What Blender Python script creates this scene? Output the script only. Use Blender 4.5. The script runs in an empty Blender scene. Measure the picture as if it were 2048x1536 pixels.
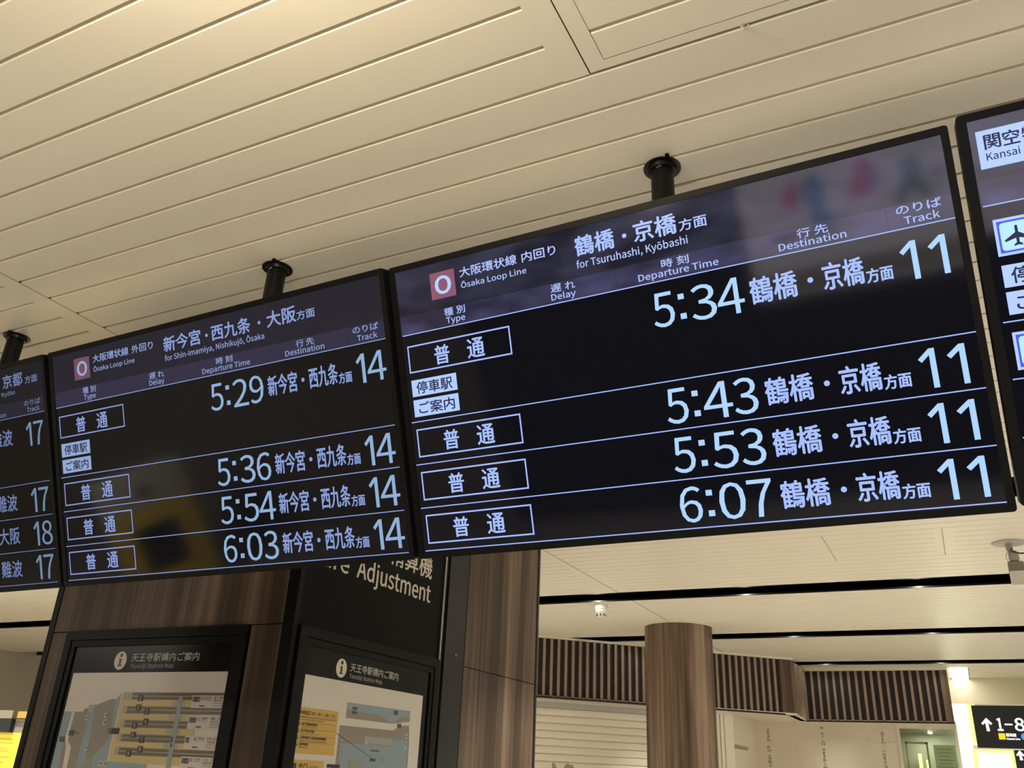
import bpy, math, random, os
from mathutils import Vector, Matrix

# ------------------------------------------------------------------ scene, camera, light, exposure
SC = bpy.context.scene
COL = SC.collection
random.seed(7)

CAM_ROWS = ((0.8971, 0.43971, 0.04328), (-0.1467, 0.38882, -0.90956), (-0.41677, 0.80961, 0.41332))
cam_data = bpy.data.cameras.new('camera')
cam_data.sensor_width = 36.0
cam_data.lens = 1727.43 / 2048 * 36.0
cam_data.clip_start = 0.02
cam = bpy.data.objects.new('camera', cam_data)
COL.objects.link(cam)
r0, r1, r2 = [Vector(r).normalized() for r in CAM_ROWS]
cam.matrix_world = Matrix(((r0.x, -r1.x, -r2.x, 0), (r0.y, -r1.y, -r2.y, 0), (r0.z, -r1.z, -r2.z, 0), (0, 0, 0, 1)))
SC.camera = cam

world = bpy.data.worlds.new('world')
SC.world = world
world.use_nodes = True
bg = world.node_tree.nodes['Background']
bg.inputs[0].default_value = (1.0, 0.93, 0.80, 1)
bg.inputs[1].default_value = 0.30

SC.view_settings.view_transform = 'Standard'
SC.view_settings.look = 'None'
SC.view_settings.gamma = 1.0
SC.view_settings.use_curve_mapping = False
SC.view_settings.exposure = 1.2
try:
    SC.cycles.max_bounces = 8
    SC.cycles.diffuse_bounces = 5
    SC.cycles.sample_clamp_indirect = 6.0
    SC.cycles.use_denoising = True
except Exception:
    pass

WARM = (1.0, 0.95, 0.85)


def area(name, loc, size, power, color=WARM, rot=(0, 0, 0), size_y=None, spread=math.pi):
    l = bpy.data.lights.new(name, 'AREA')
    l.shape = 'RECTANGLE' if size_y else 'DISK'
    l.size = size
    if size_y:
        l.size_y = size_y
    l.energy = power
    l.color = color
    l.spread = spread
    o = bpy.data.objects.new(name, l)
    o.location = loc
    o.rotation_euler = rot
    COL.objects.link(o)
    return o


ZC = 1.258      # ceiling height above the camera
ZF = -1.6       # floor
SLOTS = [(4.09, 4.39), (6.06, 6.37), (8.055, 8.36), (10.065, 10.36)]

SLOT_W = 105
# downlights recessed in the black slots, then unseen hall lights added for brightness
for (a, b) in SLOTS:
    for k in range(-3, 8):
        x = -0.17 - 1.155 * k
        if -9 < x < 3.4:
            l = bpy.data.lights.new('slot_downlight', 'SPOT')
            l.energy = SLOT_W * (0.85 if a < 7 else 1.0 if a < 9 else 0.35)
            l.color = WARM
            l.spot_size = math.radians(88 if a < 7 else 60)
            l.spot_blend = 0.5 if a < 7 else 1.0
            l.shadow_soft_size = 0.03
            o = bpy.data.objects.new('slot_downlight', l)
            o.location = (x, (a + b) / 2 + 0.03, ZC + 0.095)
            COL.objects.link(o)
            g = bpy.data.lights.new('slot_lamp_glow', 'POINT')
            g.energy = 1.0
            g.color = WARM
            g.shadow_soft_size = 0.02
            o = bpy.data.objects.new('slot_lamp_glow', g)
            o.location = (x, b - 0.095, ZC + 0.05)
            COL.objects.link(o)
for (x, y, p) in ((1.2, -0.2, 165), (-0.6, -1.2, 165), (-2.6, -1.4, 120), (0.2, -2.4, 110)):  # added unseen spots, their floor bounce brightens the near ceiling
    l = bpy.data.lights.new('hall_fill_spot', 'SPOT')
    l.energy = p
    l.color = WARM
    l.spot_size = math.radians(80)
    l.spot_blend = 0.6
    l.shadow_soft_size = 0.08
    o = bpy.data.objects.new('hall_fill_spot', l)
    o.location = (x, y, ZC - 0.02)
    COL.objects.link(o)
for (x, y, p) in ((-6.5, -0.6, 40), (3.5, 0.5, 25), (-7.5, 2.5, 50), (1.2, 12.6, 40)):  # added unseen area lights that lift the outer parts of the hall
    area('hall_fill_area', (x, y, ZC - 0.012 if y < 11 else 0.95), 0.5, p)


# ------------------------------------------------------------------ materials
def mat(name, col, rough=0.5, metal=0.0, spec=0.5, emit=None, es=1.0, coat=0.0):
    m = bpy.data.materials.new(name)
    m.use_nodes = True
    b = m.node_tree.nodes['Principled BSDF']
    b.inputs['Base Color'].default_value = (*col, 1)
    b.inputs['Roughness'].default_value = rough
    b.inputs['Metallic'].default_value = metal
    b.inputs['Specular IOR Level'].default_value = spec
    if coat:
        b.inputs['Coat Weight'].default_value = coat
        b.inputs['Coat Roughness'].default_value = 0.03
    if emit:
        b.inputs['Emission Color'].default_value = (*emit, 1)
        b.inputs['Emission Strength'].default_value = es
    return m


def grain(m, scale=(8, 8, 8), amount=0.06, bump=0.0, nscale=6.0):
    """slight procedural variation of a plain material's colour"""
    nt = m.node_tree
    b = nt.nodes['Principled BSDF']
    col = tuple(b.inputs['Base Color'].default_value)
    tc = nt.nodes.new('ShaderNodeTexCoord')
    mp = nt.nodes.new('ShaderNodeMapping')
    mp.inputs['Scale'].default_value = scale
    nz = nt.nodes.new('ShaderNodeTexNoise')
    nz.inputs['Scale'].default_value = nscale
    nz.inputs['Detail'].default_value = 4
    mx = nt.nodes.new('ShaderNodeMix')
    mx.data_type = 'RGBA'
    mx.inputs[6].default_value = tuple(c * (1 - amount) for c in col[:3]) + (1,)
    mx.inputs[7].default_value = tuple(min(1, c * (1 + amount)) for c in col[:3]) + (1,)
    nt.links.new(tc.outputs['Object'], mp.inputs[0])
    nt.links.new(mp.outputs[0], nz.inputs['Vector'])
    nt.links.new(nz.outputs[0], mx.inputs[0])
    nt.links.new(mx.outputs[2], b.inputs['Base Color'])
    if bump:
        bp = nt.nodes.new('ShaderNodeBump')
        bp.inputs['Strength'].default_value = bump
        bp.inputs['Distance'].default_value = 0.002
        nt.links.new(nz.outputs[0], bp.inputs['Height'])
        nt.links.new(bp.outputs[0], b.inputs['Normal'])
    return m


def wood(name, cols, rough=0.5, sx=6.5):
    m = mat(name, cols[1], rough, spec=0.22)
    nt = m.node_tree
    b = nt.nodes['Principled BSDF']
    tc = nt.nodes.new('ShaderNodeTexCoord')
    outs = []
    for (s, z, det, off) in ((sx, 0.35, 3, 0.0), (sx * 9, 0.8, 4, 3.1)):
        mp = nt.nodes.new('ShaderNodeMapping')
        mp.inputs['Scale'].default_value = (s, s, z)
        mp.inputs['Location'].default_value = (off, off, off)
        nz = nt.nodes.new('ShaderNodeTexNoise')
        nz.inputs['Scale'].default_value = 1.0
        nz.inputs['Detail'].default_value = det
        nz.inputs['Roughness'].default_value = 0.55
        nt.links.new(tc.outputs['Object'], mp.inputs[0])
        nt.links.new(mp.outputs[0], nz.inputs['Vector'])
        outs.append(nz.outputs[0])
    mx = nt.nodes.new('ShaderNodeMix')
    mx.data_type = 'FLOAT'
    mx.inputs[0].default_value = 0.3
    nt.links.new(outs[0], mx.inputs[2])
    nt.links.new(outs[1], mx.inputs[3])
    cr = nt.nodes.new('ShaderNodeValToRGB')
    e = cr.color_ramp.elements
    e[0].position = 0.39
    e[0].color = (*cols[0], 1)
    e[1].position = 0.62
    e[1].color = (*cols[2], 1)
    mid = cr.color_ramp.elements.new(0.5)
    mid.color = (*cols[1], 1)
    nt.links.new(mx.outputs[0], cr.inputs[0])
    nt.links.new(cr.outputs[0], b.inputs['Base Color'])
    return m


M = dict(
    ceiling=mat('painted_steel_ceiling', (0.80, 0.735, 0.60), 0.38, spec=0.35),
    ceiling_back=mat('ceiling_backing', (0.74, 0.68, 0.55), 0.5),
    slot=mat('black_slot', (0.012, 0.011, 0.010), 0.35),
    lamp=mat('lamp_glow', (0.9, 0.9, 0.85), 0.4, emit=(1.0, 0.86, 0.62), es=84),
    floor=grain(mat('floor_tile', (0.47, 0.45, 0.415), 0.4), amount=0.08),
    wall=mat('cream_wall', (0.80, 0.71, 0.56), 0.5),
    wall_hall=mat('hall_wall', (0.34, 0.30, 0.23), 0.5),
    wall_grey=mat('taupe_wall', (0.42, 0.38, 0.31), 0.55),
    wall_dark=mat('dark_wall', (0.012, 0.012, 0.014), 0.6, spec=0.2),
    trim=mat('cream_trim', (0.82, 0.75, 0.60), 0.4),
    black=grain(mat('black_metal', (0.0045, 0.0045, 0.0043), 0.5, spec=0.12), amount=0.15),
    black_gloss=mat('black_gloss_panel', (0.002, 0.002, 0.002), 0.45, spec=0.07),
    casing=grain(mat('board_casing', (0.004, 0.004, 0.0042), 0.5, spec=0.13), amount=0.1),
    silver=mat('brushed_steel', (0.35, 0.34, 0.33), 0.35, metal=0.9),
    graphite=mat('graphite_steel', (0.012, 0.012, 0.013), 0.4, metal=0.1, spec=0.3),
    pipe=mat('pipe_black', (0.004, 0.004, 0.004), 0.35, spec=0.2),
    shutter=grain(mat('shutter_cream', (0.82, 0.75, 0.60), 0.45), amount=0.03),
    shutter_grey=mat('shutter_rail', (0.50, 0.48, 0.42), 0.45),
    print_grey=mat('grey_print', (0.33, 0.31, 0.27), 0.5),
    white_plastic=mat('white_plastic', (0.78, 0.74, 0.66), 0.4),
    grey_plastic=mat('grey_plastic', (0.22, 0.20, 0.18), 0.45),
    mid_plastic=mat('mid_grey_metal', (0.42, 0.39, 0.34), 0.4),
    cable=mat('brown_cable', (0.06, 0.045, 0.03), 0.5),
    letter=mat('cream_lettering', (0.62, 0.56, 0.44), 0.5),
    letter_sheet=mat('grey_lettering', (0.42, 0.40, 0.35), 0.5),
    sheet=mat('map_sheet', (0.60, 0.55, 0.47), 0.35, coat=0.3),
    sheet_black=mat('map_header', (0.0035, 0.004, 0.0035), 0.3, spec=0.15),
    ink=mat('black_ink', (0.015, 0.015, 0.013), 0.4),
    ink_soft=mat('grey_ink', (0.07, 0.06, 0.05), 0.5),
    m_yellow=mat('map_yellow', (0.50, 0.40, 0.17), 0.4),
    m_orange=mat('map_orange', (0.56, 0.36, 0.07), 0.4),
    m_track=mat('map_track', (0.13, 0.105, 0.075), 0.4),
    m_line=mat('map_track_line', (0.55, 0.52, 0.42), 0.4),
    m_blue=mat('map_blue', (0.23, 0.30, 0.33), 0.4),
    m_teal=mat('map_teal', (0.24, 0.29, 0.27), 0.4),
    m_grey=mat('map_grey', (0.24, 0.215, 0.17), 0.4),
    m_grey2=mat('map_grey_light', (0.33, 0.31, 0.26), 0.4),
    m_green=mat('map_green', (0.25, 0.28, 0.18), 0.4),
    m_white=mat('map_label_white', (0.52, 0.48, 0.43), 0.4),
    m_red=mat('map_red', (0.50, 0.20, 0.17), 0.4),
    wood=wood('dark_walnut_laminate', ((0.044, 0.028, 0.019), (0.098, 0.065, 0.044), (0.215, 0.148, 0.104))),
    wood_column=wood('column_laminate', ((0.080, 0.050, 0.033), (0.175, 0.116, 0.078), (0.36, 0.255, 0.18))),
    wood_slat=mat('slat_wood', (0.33, 0.24, 0.168), 0.5),
    slat_back=mat('slat_backing', (0.018, 0.013, 0.010), 0.7),
    yellow=mat('yellow_panel', (0.85, 0.60, 0.05), 0.4, emit=(0.85, 0.58, 0.05), es=0.13),
    lit_white=mat('lit_white_panel', (0.9, 0.9, 0.85), 0.5, emit=(1.0, 0.98, 0.86), es=0.75),
    lit_strip=mat('lit_strip_light', (0.9, 0.9, 0.85), 0.5, emit=(1.0, 0.97, 0.84), es=2.6),
    lit_green=mat('lit_lime_panel', (0.7, 0.8, 0.3), 0.5, emit=(0.68, 0.82, 0.16), es=0.5),
    lit_green_white=mat('lit_screen_white', (0.9, 0.95, 0.8), 0.5, emit=(0.93, 1.0, 0.62), es=0.7),
    sign_black=mat('sign_black', (0.012, 0.014, 0.014), 0.3),
    sign_white=mat('sign_lit_white', (0.9, 0.9, 0.9), 0.5, emit=(0.92, 0.95, 1.0), es=0.5),
    sign_orange=mat('sign_lit_orange', (0.9, 0.5, 0.0), 0.5, emit=(1.0, 0.52, 0.02), es=0.45),
    sign_blue=mat('sign_lit_blue', (0.05, 0.2, 0.8), 0.5, emit=(0.06, 0.25, 0.95), es=0.45),
    shop=mat('shop_interior', (0.24, 0.235, 0.19), 0.6),
    shop_poster=mat('shop_poster', (0.35, 0.38, 0.24), 0.5, emit=(0.35, 0.38, 0.22), es=0.1),
    mural=mat('mural_lightbox', (0.6, 0.58, 0.6), 0.5, emit=(0.60, 0.55, 0.62), es=1.9),
    mur_dark=mat('mural_shadow', (0.3, 0.26, 0.2), 0.5, emit=(0.22, 0.19, 0.18), es=1.6),  # dark tones of the mural print
    mur_blue=mat('mural_blue', (0.1, 0.25, 0.5), 0.5, emit=(0.08, 0.26, 0.50), es=1.8),
    mur_red=mat('mural_pink', (0.6, 0.1, 0.2), 0.5, emit=(0.62, 0.12, 0.26), es=1.8),
    mur_green=mat('mural_green', (0.1, 0.2, 0.2), 0.5, emit=(0.10, 0.22, 0.24), es=1.6),
    mur_skin=mat('mural_skin', (0.7, 0.55, 0.5), 0.5, emit=(0.80, 0.62, 0.58), es=1.8),
)


def glass(name, tint=(0.88, 0.93, 0.86)):
    m = bpy.data.materials.new(name)
    m.use_nodes = True
    nt = m.node_tree
    nt.nodes.clear()
    out = nt.nodes.new('ShaderNodeOutputMaterial')
    mix = nt.nodes.new('ShaderNodeMixShader')
    fr = nt.nodes.new('ShaderNodeFresnel')
    tr = nt.nodes.new('ShaderNodeBsdfTransparent')
    gl = nt.nodes.new('ShaderNodeBsdfGlossy')
    tr.inputs[0].default_value = (*tint, 1)
    gl.inputs['Roughness'].default_value = 0.03
    nt.links.new(fr.outputs[0], mix.inputs[0])
    nt.links.new(tr.outputs[0], mix.inputs[1])
    nt.links.new(gl.outputs[0], mix.inputs[2])
    nt.links.new(mix.outputs[0], out.inputs[0])
    return m


M['glass'] = glass('shop_glass')


def screen_mats(tag, k, clouds=True):
    """panel, header, band, lettering of one display; k scales its emission, off-angle dimming put into the colour"""
    e = lambda c, s: tuple(v * s for v in c)
    d = {}
    for nm, c, base in (('panel', (0.0030, 0.0032, 0.0060), 0.002), ('header', (0.017, 0.0155, 0.033), 0.006), ('band', (0.034, 0.032, 0.080), 0.008)):
        d[nm] = mat(f'{tag}_{nm}', (base, base, base), 0.07, spec=0.33, emit=e(c, k), es=1)
    for nm, lo, hi in (('header', (0.009, 0.009, 0.020), (0.034, 0.034, 0.066)), ('band', (0.018, 0.016, 0.040), (0.060, 0.056, 0.140))) if clouds else ():
        nt = d[nm].node_tree
        tc = nt.nodes.new('ShaderNodeTexCoord')
        mp = nt.nodes.new('ShaderNodeMapping')
        mp.inputs['Scale'].default_value = (4.0, 9.0, 1.0)
        nz = nt.nodes.new('ShaderNodeTexNoise')
        nz.inputs['Scale'].default_value = 1.3
        nz.inputs['Detail'].default_value = 2
        cr = nt.nodes.new('ShaderNodeValToRGB')
        cr.color_ramp.elements[0].position, cr.color_ramp.elements[1].position = 0.42, 0.68
        cr.color_ramp.elements[0].color = (*e(lo, k), 1)
        cr.color_ramp.elements[1].color = (*e(hi, k), 1)
        nt.links.new(tc.outputs['Object'], mp.inputs[0])
        nt.links.new(mp.outputs[0], nz.inputs['Vector'])
        nt.links.new(nz.outputs[0], cr.inputs[0])
        nt.links.new(cr.outputs[0], nt.nodes['Principled BSDF'].inputs['Emission Color'])
    for nm, c in (('digit', (0.40, 0.64, 1.0)), ('text', (0.36, 0.50, 1.0)), ('line', (0.36, 0.48, 1.0)), ('head_text', (0.38, 0.50, 0.92)), ('plate', (0.42, 0.58, 1.0))):
        d[nm] = mat(f'{tag}_{nm}', (0.02, 0.02, 0.02), 0.3, spec=0.1, emit=e(c, k), es=1)
    d['seam'] = mat(f'{tag}_seam', (0.004, 0.004, 0.004), 0.2, emit=(0.004, 0.004, 0.009), es=1)
    d['pink'] = mat(f'{tag}_pink', (0.02, 0.01, 0.01), 0.3, spec=0.3, emit=e((0.24, 0.085, 0.15), k), es=1)
    d['dark'] = mat(f'{tag}_dark_text', (0.01, 0.01, 0.01), 0.3, spec=0.2, emit=e((0.01, 0.012, 0.06), k), es=1)
    d['blue'] = mat(f'{tag}_blue', (0.01, 0.01, 0.02), 0.3, spec=0.2, emit=e((0.06, 0.09, 0.78), k), es=1)
    d['pale'] = mat(f'{tag}_pale', (0.02, 0.02, 0.02), 0.3, spec=0.1, emit=e((0.45, 0.78, 1.0), k), es=1)
    return d


# ------------------------------------------------------------------ mesh helpers
class MB:
    def __init__(self):
        self.v, self.f = [], []

    def add(self, vs, fs):
        n = len(self.v)
        self.v += [tuple(p) for p in vs]
        self.f += [tuple(i + n for i in f) for f in fs]
        return self

    def box(self, x0, y0, z0, x1, y1, z1):
        v = [(x0, y0, z0), (x1, y0, z0), (x1, y1, z0), (x0, y1, z0), (x0, y0, z1), (x1, y0, z1), (x1, y1, z1), (x0, y1, z1)]
        return self.add(v, [(0, 3, 2, 1), (4, 5, 6, 7), (0, 1, 5, 4), (1, 2, 6, 5), (2, 3, 7, 6), (3, 0, 4, 7)])

    def obox(self, o, ax, ay, az, r):
        """oriented box: origin o, axes ax, ay, az (unit vectors), r = x0,y0,z0,x1,y1,z1"""
        x0, y0, z0, x1, y1, z1 = r
        P = lambda a, b, c: o + ax * a + ay * b + az * c
        v = [P(x0, y0, z0), P(x1, y0, z0), P(x1, y1, z0), P(x0, y1, z0), P(x0, y0, z1), P(x1, y0, z1), P(x1, y1, z1), P(x0, y1, z1)]
        return self.add(v, [(0, 3, 2, 1), (4, 5, 6, 7), (0, 1, 5, 4), (1, 2, 6, 5), (2, 3, 7, 6), (3, 0, 4, 7)])

    def prism(self, pts, z0, z1):
        """polygon in x,y extruded along z"""
        n = len(pts)
        v = [(p[0], p[1], z0) for p in pts] + [(p[0], p[1], z1) for p in pts]
        f = [tuple(range(n))[::-1], tuple(range(n, 2 * n))]
        f += [(i, (i + 1) % n, n + (i + 1) % n, n + i) for i in range(n)]
        return self.add(v, f)

    def lathe(self, prof, seg=32, c=(0, 0), a0=0.0):
        n = len(prof)
        v = []
        for i in range(seg):
            a = a0 + 2 * math.pi * i / seg
            for (r, z) in prof:
                v.append((c[0] + r * math.cos(a), c[1] + r * math.sin(a), z))
        f = []
        for i in range(seg):
            j = (i + 1) % seg
            for k in range(n - 1):
                f.append((i * n + k, j * n + k, j * n + k + 1, i * n + k + 1))
        if prof[0][0] > 1e-6:
            f.append(tuple(i * n for i in range(seg))[::-1])
        if prof[-1][0] > 1e-6:
            f.append(tuple(i * n + n - 1 for i in range(seg)))
        return self.add(v, f)

    def tube(self, pts, r, seg=8):
        pts = [Vector(p) for p in pts]
        v, f = [], []
        prev = None
        for i, p in enumerate(pts):
            d = (pts[min(i + 1, len(pts) - 1)] - pts[max(i - 1, 0)]).normalized()
            up = Vector((0, 0, 1)) if abs(d.z) < 0.9 else Vector((1, 0, 0))
            a = d.cross(up).normalized() if prev is None else (prev - d * prev.dot(d)).normalized()
            prev = a
            b = d.cross(a)
            for k in range(seg):
                t = 2 * math.pi * k / seg
                v.append(p + a * (r * math.cos(t)) + b * (r * math.sin(t)))
        for i in range(len(pts) - 1):
            for k in range(seg):
                f.append((i * seg + k, i * seg + (k + 1) % seg, (i + 1) * seg + (k + 1) % seg, (i + 1) * seg + k))
        f.append(tuple(range(seg))[::-1])
        f.append(tuple(range((len(pts) - 1) * seg, len(pts) * seg)))
        return self.add(v, f)

    def build(self, name, m, parent=None, smooth=False):
        me = bpy.data.meshes.new(name)
        me.from_pydata(self.v, [], self.f)
        me.materials.append(m)
        if smooth:
            me.polygons.foreach_set('use_smooth', [True] * len(me.polygons))
        me.update()
        o = bpy.data.objects.new(name, me)
        COL.objects.link(o)
        if parent:
            o.parent = parent
        if smooth:
            md = o.modifiers.new('edges', 'EDGE_SPLIT')
            md.split_angle = math.radians(35)
        return o


def B(*r):
    return MB().box(*r)


def thing(name, label, cat, group=None, mw=None):
    o = bpy.data.objects.new(name, None)
    o.empty_display_size = 0.1
    COL.objects.link(o)
    if mw is not None:
        o.matrix_world = mw
    o['label'] = label
    o['category'] = cat
    if group:
        o['group'] = group
    return o


def tag(o, label, cat, group=None, kind=None):
    o['label'] = label
    o['category'] = cat
    if group:
        o['group'] = group
    if kind:
        o['kind'] = kind
    return o


def struct(o, kind='structure'):
    o['kind'] = kind
    return o


def empty_struct(name):
    o = bpy.data.objects.new(name, None)
    COL.objects.link(o)
    o['kind'] = 'structure'
    return o


def frame(o, u, up):
    o, u, up = Vector(o), Vector(u).normalized(), Vector(up)
    up = (up - u * up.dot(u)).normalized()
    n = u.cross(up)
    return Matrix(((u.x, up.x, n.x, o.x), (u.y, up.y, n.y, o.y), (u.z, up.z, n.z, o.z), (0, 0, 0, 1)))


# ------------------------------------------------------------------ lettering
FONT = None
try:
    FONT = bpy.data.fonts.load(os.path.join(bpy.utils.resource_path('LOCAL'), 'datafiles', 'fonts', 'Noto Sans CJK Regular.woff2'))
except Exception:
    FONT = None
_glyph = {}


def glyph(s, space=0.0):
    """verts and faces of a string, normalised to its own bounding box"""
    key = (s, space)
    if key in _glyph:
        return _glyph[key]
    cu = bpy.data.curves.new('lettering', 'FONT')
    cu.body = s
    if FONT:
        cu.font = FONT
    cu.resolution_u = 3
    if space:
        cu.space_character = 1 + space
    ob = bpy.data.objects.new('lettering', cu)
    COL.objects.link(ob)
    me = ob.to_mesh()
    v = [tuple(p.co) for p in me.vertices]
    f = [tuple(p.vertices) for p in me.polygons]
    ob.to_mesh_clear()
    bpy.data.objects.remove(ob)
    bpy.data.curves.remove(cu)
    x0, x1 = min(p[0] for p in v), max(p[0] for p in v)
    y0, y1 = min(p[1] for p in v), max(p[1] for p in v)
    res = ([((p[0] - x0) / (x1 - x0), (p[1] - y0) / (y1 - y0)) for p in v], f, (x1 - x0) / (y1 - y0))
    _glyph[key] = res
    return res


def txt(mb, s, x0, y0, x1, y1, z, bold=0.0, space=0.0):
    """fit the string's bounding box into x0..x1, y0..y1 (local, y up) at height z; returns mb"""
    v, f, _ = glyph(s, space)
    b = bold
    sh = ((0, 0),) if not b else ((-b, 0), (b, 0), (0, -b * 0.8), (0, b * 0.8), (0, 0))
    for i, (dx, dy) in enumerate(sh):
        mb.add([(x0 + b + p[0] * (x1 - x0 - 2 * b) + dx, y0 + b * 0.8 + p[1] * (y1 - y0 - 1.6 * b) + dy, z + i * 0.00004) for p in v], f)
    return mb


def one(mb, x0, y0, x1, y1, z):
    """the plain numeral 1 of the boards: a stem with a slanting flag, no foot"""
    w, h = x1 - x0, y1 - y0
    st = h * 0.135
    return mb.add([(x1 - st, y0, z), (x1, y0, z), (x1, y1, z), (x1 - st * 0.95, y1, z), (x0, y1 - h * 0.245, z), (x0 + w * 0.20, y1 - h * 0.335, z), (x1 - st, y1 - h * 0.165, z)],
                  [(0, 1, 2, 6), (2, 3, 4, 5, 6)])


def rect(mb, x0, y0, x1, y1, z0, z1):
    return mb.box(min(x0, x1), min(y0, y1), z0, max(x0, x1), max(y0, y1), z1)


# ------------------------------------------------------------------ CEILING: planks, slots, hatches
ceiling = empty_struct('ceiling')
PITCH, GY0 = 0.1003, 1.0025          # groove positions: GY0 + k * PITCH
GAP = 0.0066
X_L, X_R = -12.0, 5.0


def plank_profile(mb, x0, x1, ya, yb):
    c = 0.0022
    z = ZC
    p = [(ya, z + 0.013), (ya, z + c), (ya + c, z), (yb - c, z), (yb, z + c), (yb, z + 0.013)]
    n = len(p)
    v = [(x0, a, b) for a, b in p] + [(x1, a, b) for a, b in p]
    f = [(i, (i + 1) % n, n + (i + 1) % n, n + i) for i in range(n)]
    f += [tuple(range(n))[::-1], tuple(range(n, 2 * n))]
    return mb.add(v, f)


def plank(x0, x1, ya, yb, name='plank'):
    return plank_profile(MB(), x0, x1, ya, yb).build(name, M['ceiling'], ceiling)


SEAM_N, SEAM_F = -2.315, -2.162
HX0, HX1, HY0, HY1 = -0.478, 0.52, 0.56, 1.2005      # near inspection hatch
# backing above the planks, cut at the slots
edges = [-3.4] + [v for s in SLOTS for v in s] + [14.0]
bk = MB()
for i in range(0, len(edges), 2):
    bk.box(X_L, edges[i], ZC + 0.0125, X_R, edges[i + 1], ZC + 0.06)
bk.build('backing', M['ceiling_back'], ceiling)

# near field: every plank by itself
for k in range(-6, 31):
    ya = GY0 + k * PITCH + GAP / 2
    yb = ya + PITCH - GAP
    if yb > SLOTS[0][0]:
        yb = SLOTS[0][0] - 0.002
    if yb - ya < 0.02:
        continue
    plank(-7.1, SEAM_N - 0.065, ya, yb)
    plank(SEAM_N + 0.0025, HX0 - 0.055 if yb < HY1 and ya > HY0 - 0.06 else 2.6, ya, yb)
    if yb < HY1 and ya > HY0 - 0.06:
        plank(HX1 + 0.055, 2.6, ya, yb)
# end strip where the left bay's grooves stop short of the seam, and the margins round the hatch
B(SEAM_N - 0.066, GY0 - 6 * PITCH, ZC + 0.0002, SEAM_N - 0.0025, SLOTS[0][0] - 0.002, ZC + 0.013).build('seam_strip', M['ceiling'], ceiling)
for r in ((HX0 - 0.056, HY0 - 0.05, HX0 - 0.0015, HY1), (HX1 + 0.0015, HY0 - 0.05, HX1 + 0.056, HY1), (HX0 - 0.056, HY0 - 0.05, HX1 + 0.056, HY0 - 0.0015)):
    B(r[0], r[1], ZC + 0.0002, r[2], r[3], ZC + 0.013).build('hatch_margin', M['ceiling'], ceiling)
for r in ((SEAM_N - 0.0025, GY0 - 6 * PITCH, SEAM_N + 0.0025, SLOTS[0][0] - 0.002), (HX0 - 0.0015, HY0, HX0 + 0.0015, HY1), (HX0, HY1 - 0.0012, HX1, HY1 + 0.0012)):
    B(r[0], r[1], ZC + 0.0015, r[2], r[3], ZC + 0.012).build('seam_shade_strip', M['cable'], ceiling)  # dark strip laid in the seam, its colour stands in for shade
for (za, zb) in ((SLOTS[0][1], SLOTS[1][0]), (SLOTS[1][1], SLOTS[2][0]), (SLOTS[2][1], SLOTS[3][0])):
    B(SEAM_F - 0.004, za + 0.002, ZC + 0.001, SEAM_F + 0.003, zb - 0.002, ZC + 0.012).build('seam_shade_strip', M['cable'], ceiling)  # shade of the far seams, put in as a dark strip
# the rest of the near ceiling, outside the picture
rest = MB()
for k in range(-43, -6):
    ya = GY0 + k * PITCH + GAP / 2
    plank_profile(rest, -7.1, 2.6, ya, ya + PITCH - GAP)
for k in range(-43, 31):
    ya = GY0 + k * PITCH + GAP / 2
    yb = min(ya + PITCH - GAP, SLOTS[0][0] - 0.002)
    if yb - ya > 0.02:
        plank_profile(rest, X_L, -7.104, ya, yb)
        plank_profile(rest, 2.604, X_R, ya, yb)
struct(rest.build('outer_planks', M['ceiling'], ceiling), 'stuff')

# far fields between the slots: pitch under 10 pixels, joined bay by bay
GYF, PITF = 4.854, 0.1004
FHX0, FHX1, FHY0, FHY1 = -0.568, 0.022, GYF + 0.001, GYF + 6 * PITF - 0.001
bays = ((X_L, -7.022), (-7.018, SEAM_F - 0.05), (SEAM_F + 0.003, 2.7), (2.704, X_R))
zones = ((SLOTS[0][1], SLOTS[1][0]), (SLOTS[1][1], SLOTS[2][0]), (SLOTS[2][1], SLOTS[3][0]), (SLOTS[3][1], 11.67))
for (za, zb) in zones:
    for (xa, xb) in bays:
        mb = MB()
        k = math.floor((za - GYF) / PITF)
        while True:
            ya = max(GYF + k * PITF + GAP / 2, za + 0.002)
            yb = min(GYF + (k + 1) * PITF - GAP / 2, zb - 0.002)
            k += 1
            if ya > zb:
                break
            if yb - ya < 0.012:
                continue
            if xa < FHX0 < xb and za < 5 and yb > FHY0 and ya < FHY1:
                plank_profile(mb, xa, FHX0 - 0.05, ya, yb)
                plank_profile(mb, FHX0 + 0.04, FHX1 - 0.04, max(ya, FHY0), min(yb, FHY1)) if min(yb, FHY1) - max(ya, FHY0) > 0.01 else None
                plank_profile(mb, FHX1 + 0.05, xb, ya, yb)
            else:
                plank_profile(mb, xa, xb, ya, yb)
        struct(mb.build('plank_field', M['ceiling'], ceiling), 'stuff')
    sb = B(SEAM_F - 0.051, za + 0.002, ZC + 0.0002, SEAM_F - 0.004, zb - 0.002, ZC + 0.013)
    sb.build('seam_strip', M['ceiling'], ceiling)
# far hatch margins
for (xa, xb) in ((FHX0 - 0.051, FHX0 - 0.002), (FHX0 + 0.002, FHX0 + 0.041), (FHX1 - 0.041, FHX1 - 0.002), (FHX1 + 0.002, FHX1 + 0.051)):
    B(xa, FHY0, ZC + 0.0001, xb, FHY1, ZC + 0.013).build('hatch_margin', M['ceiling'], ceiling)

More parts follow.
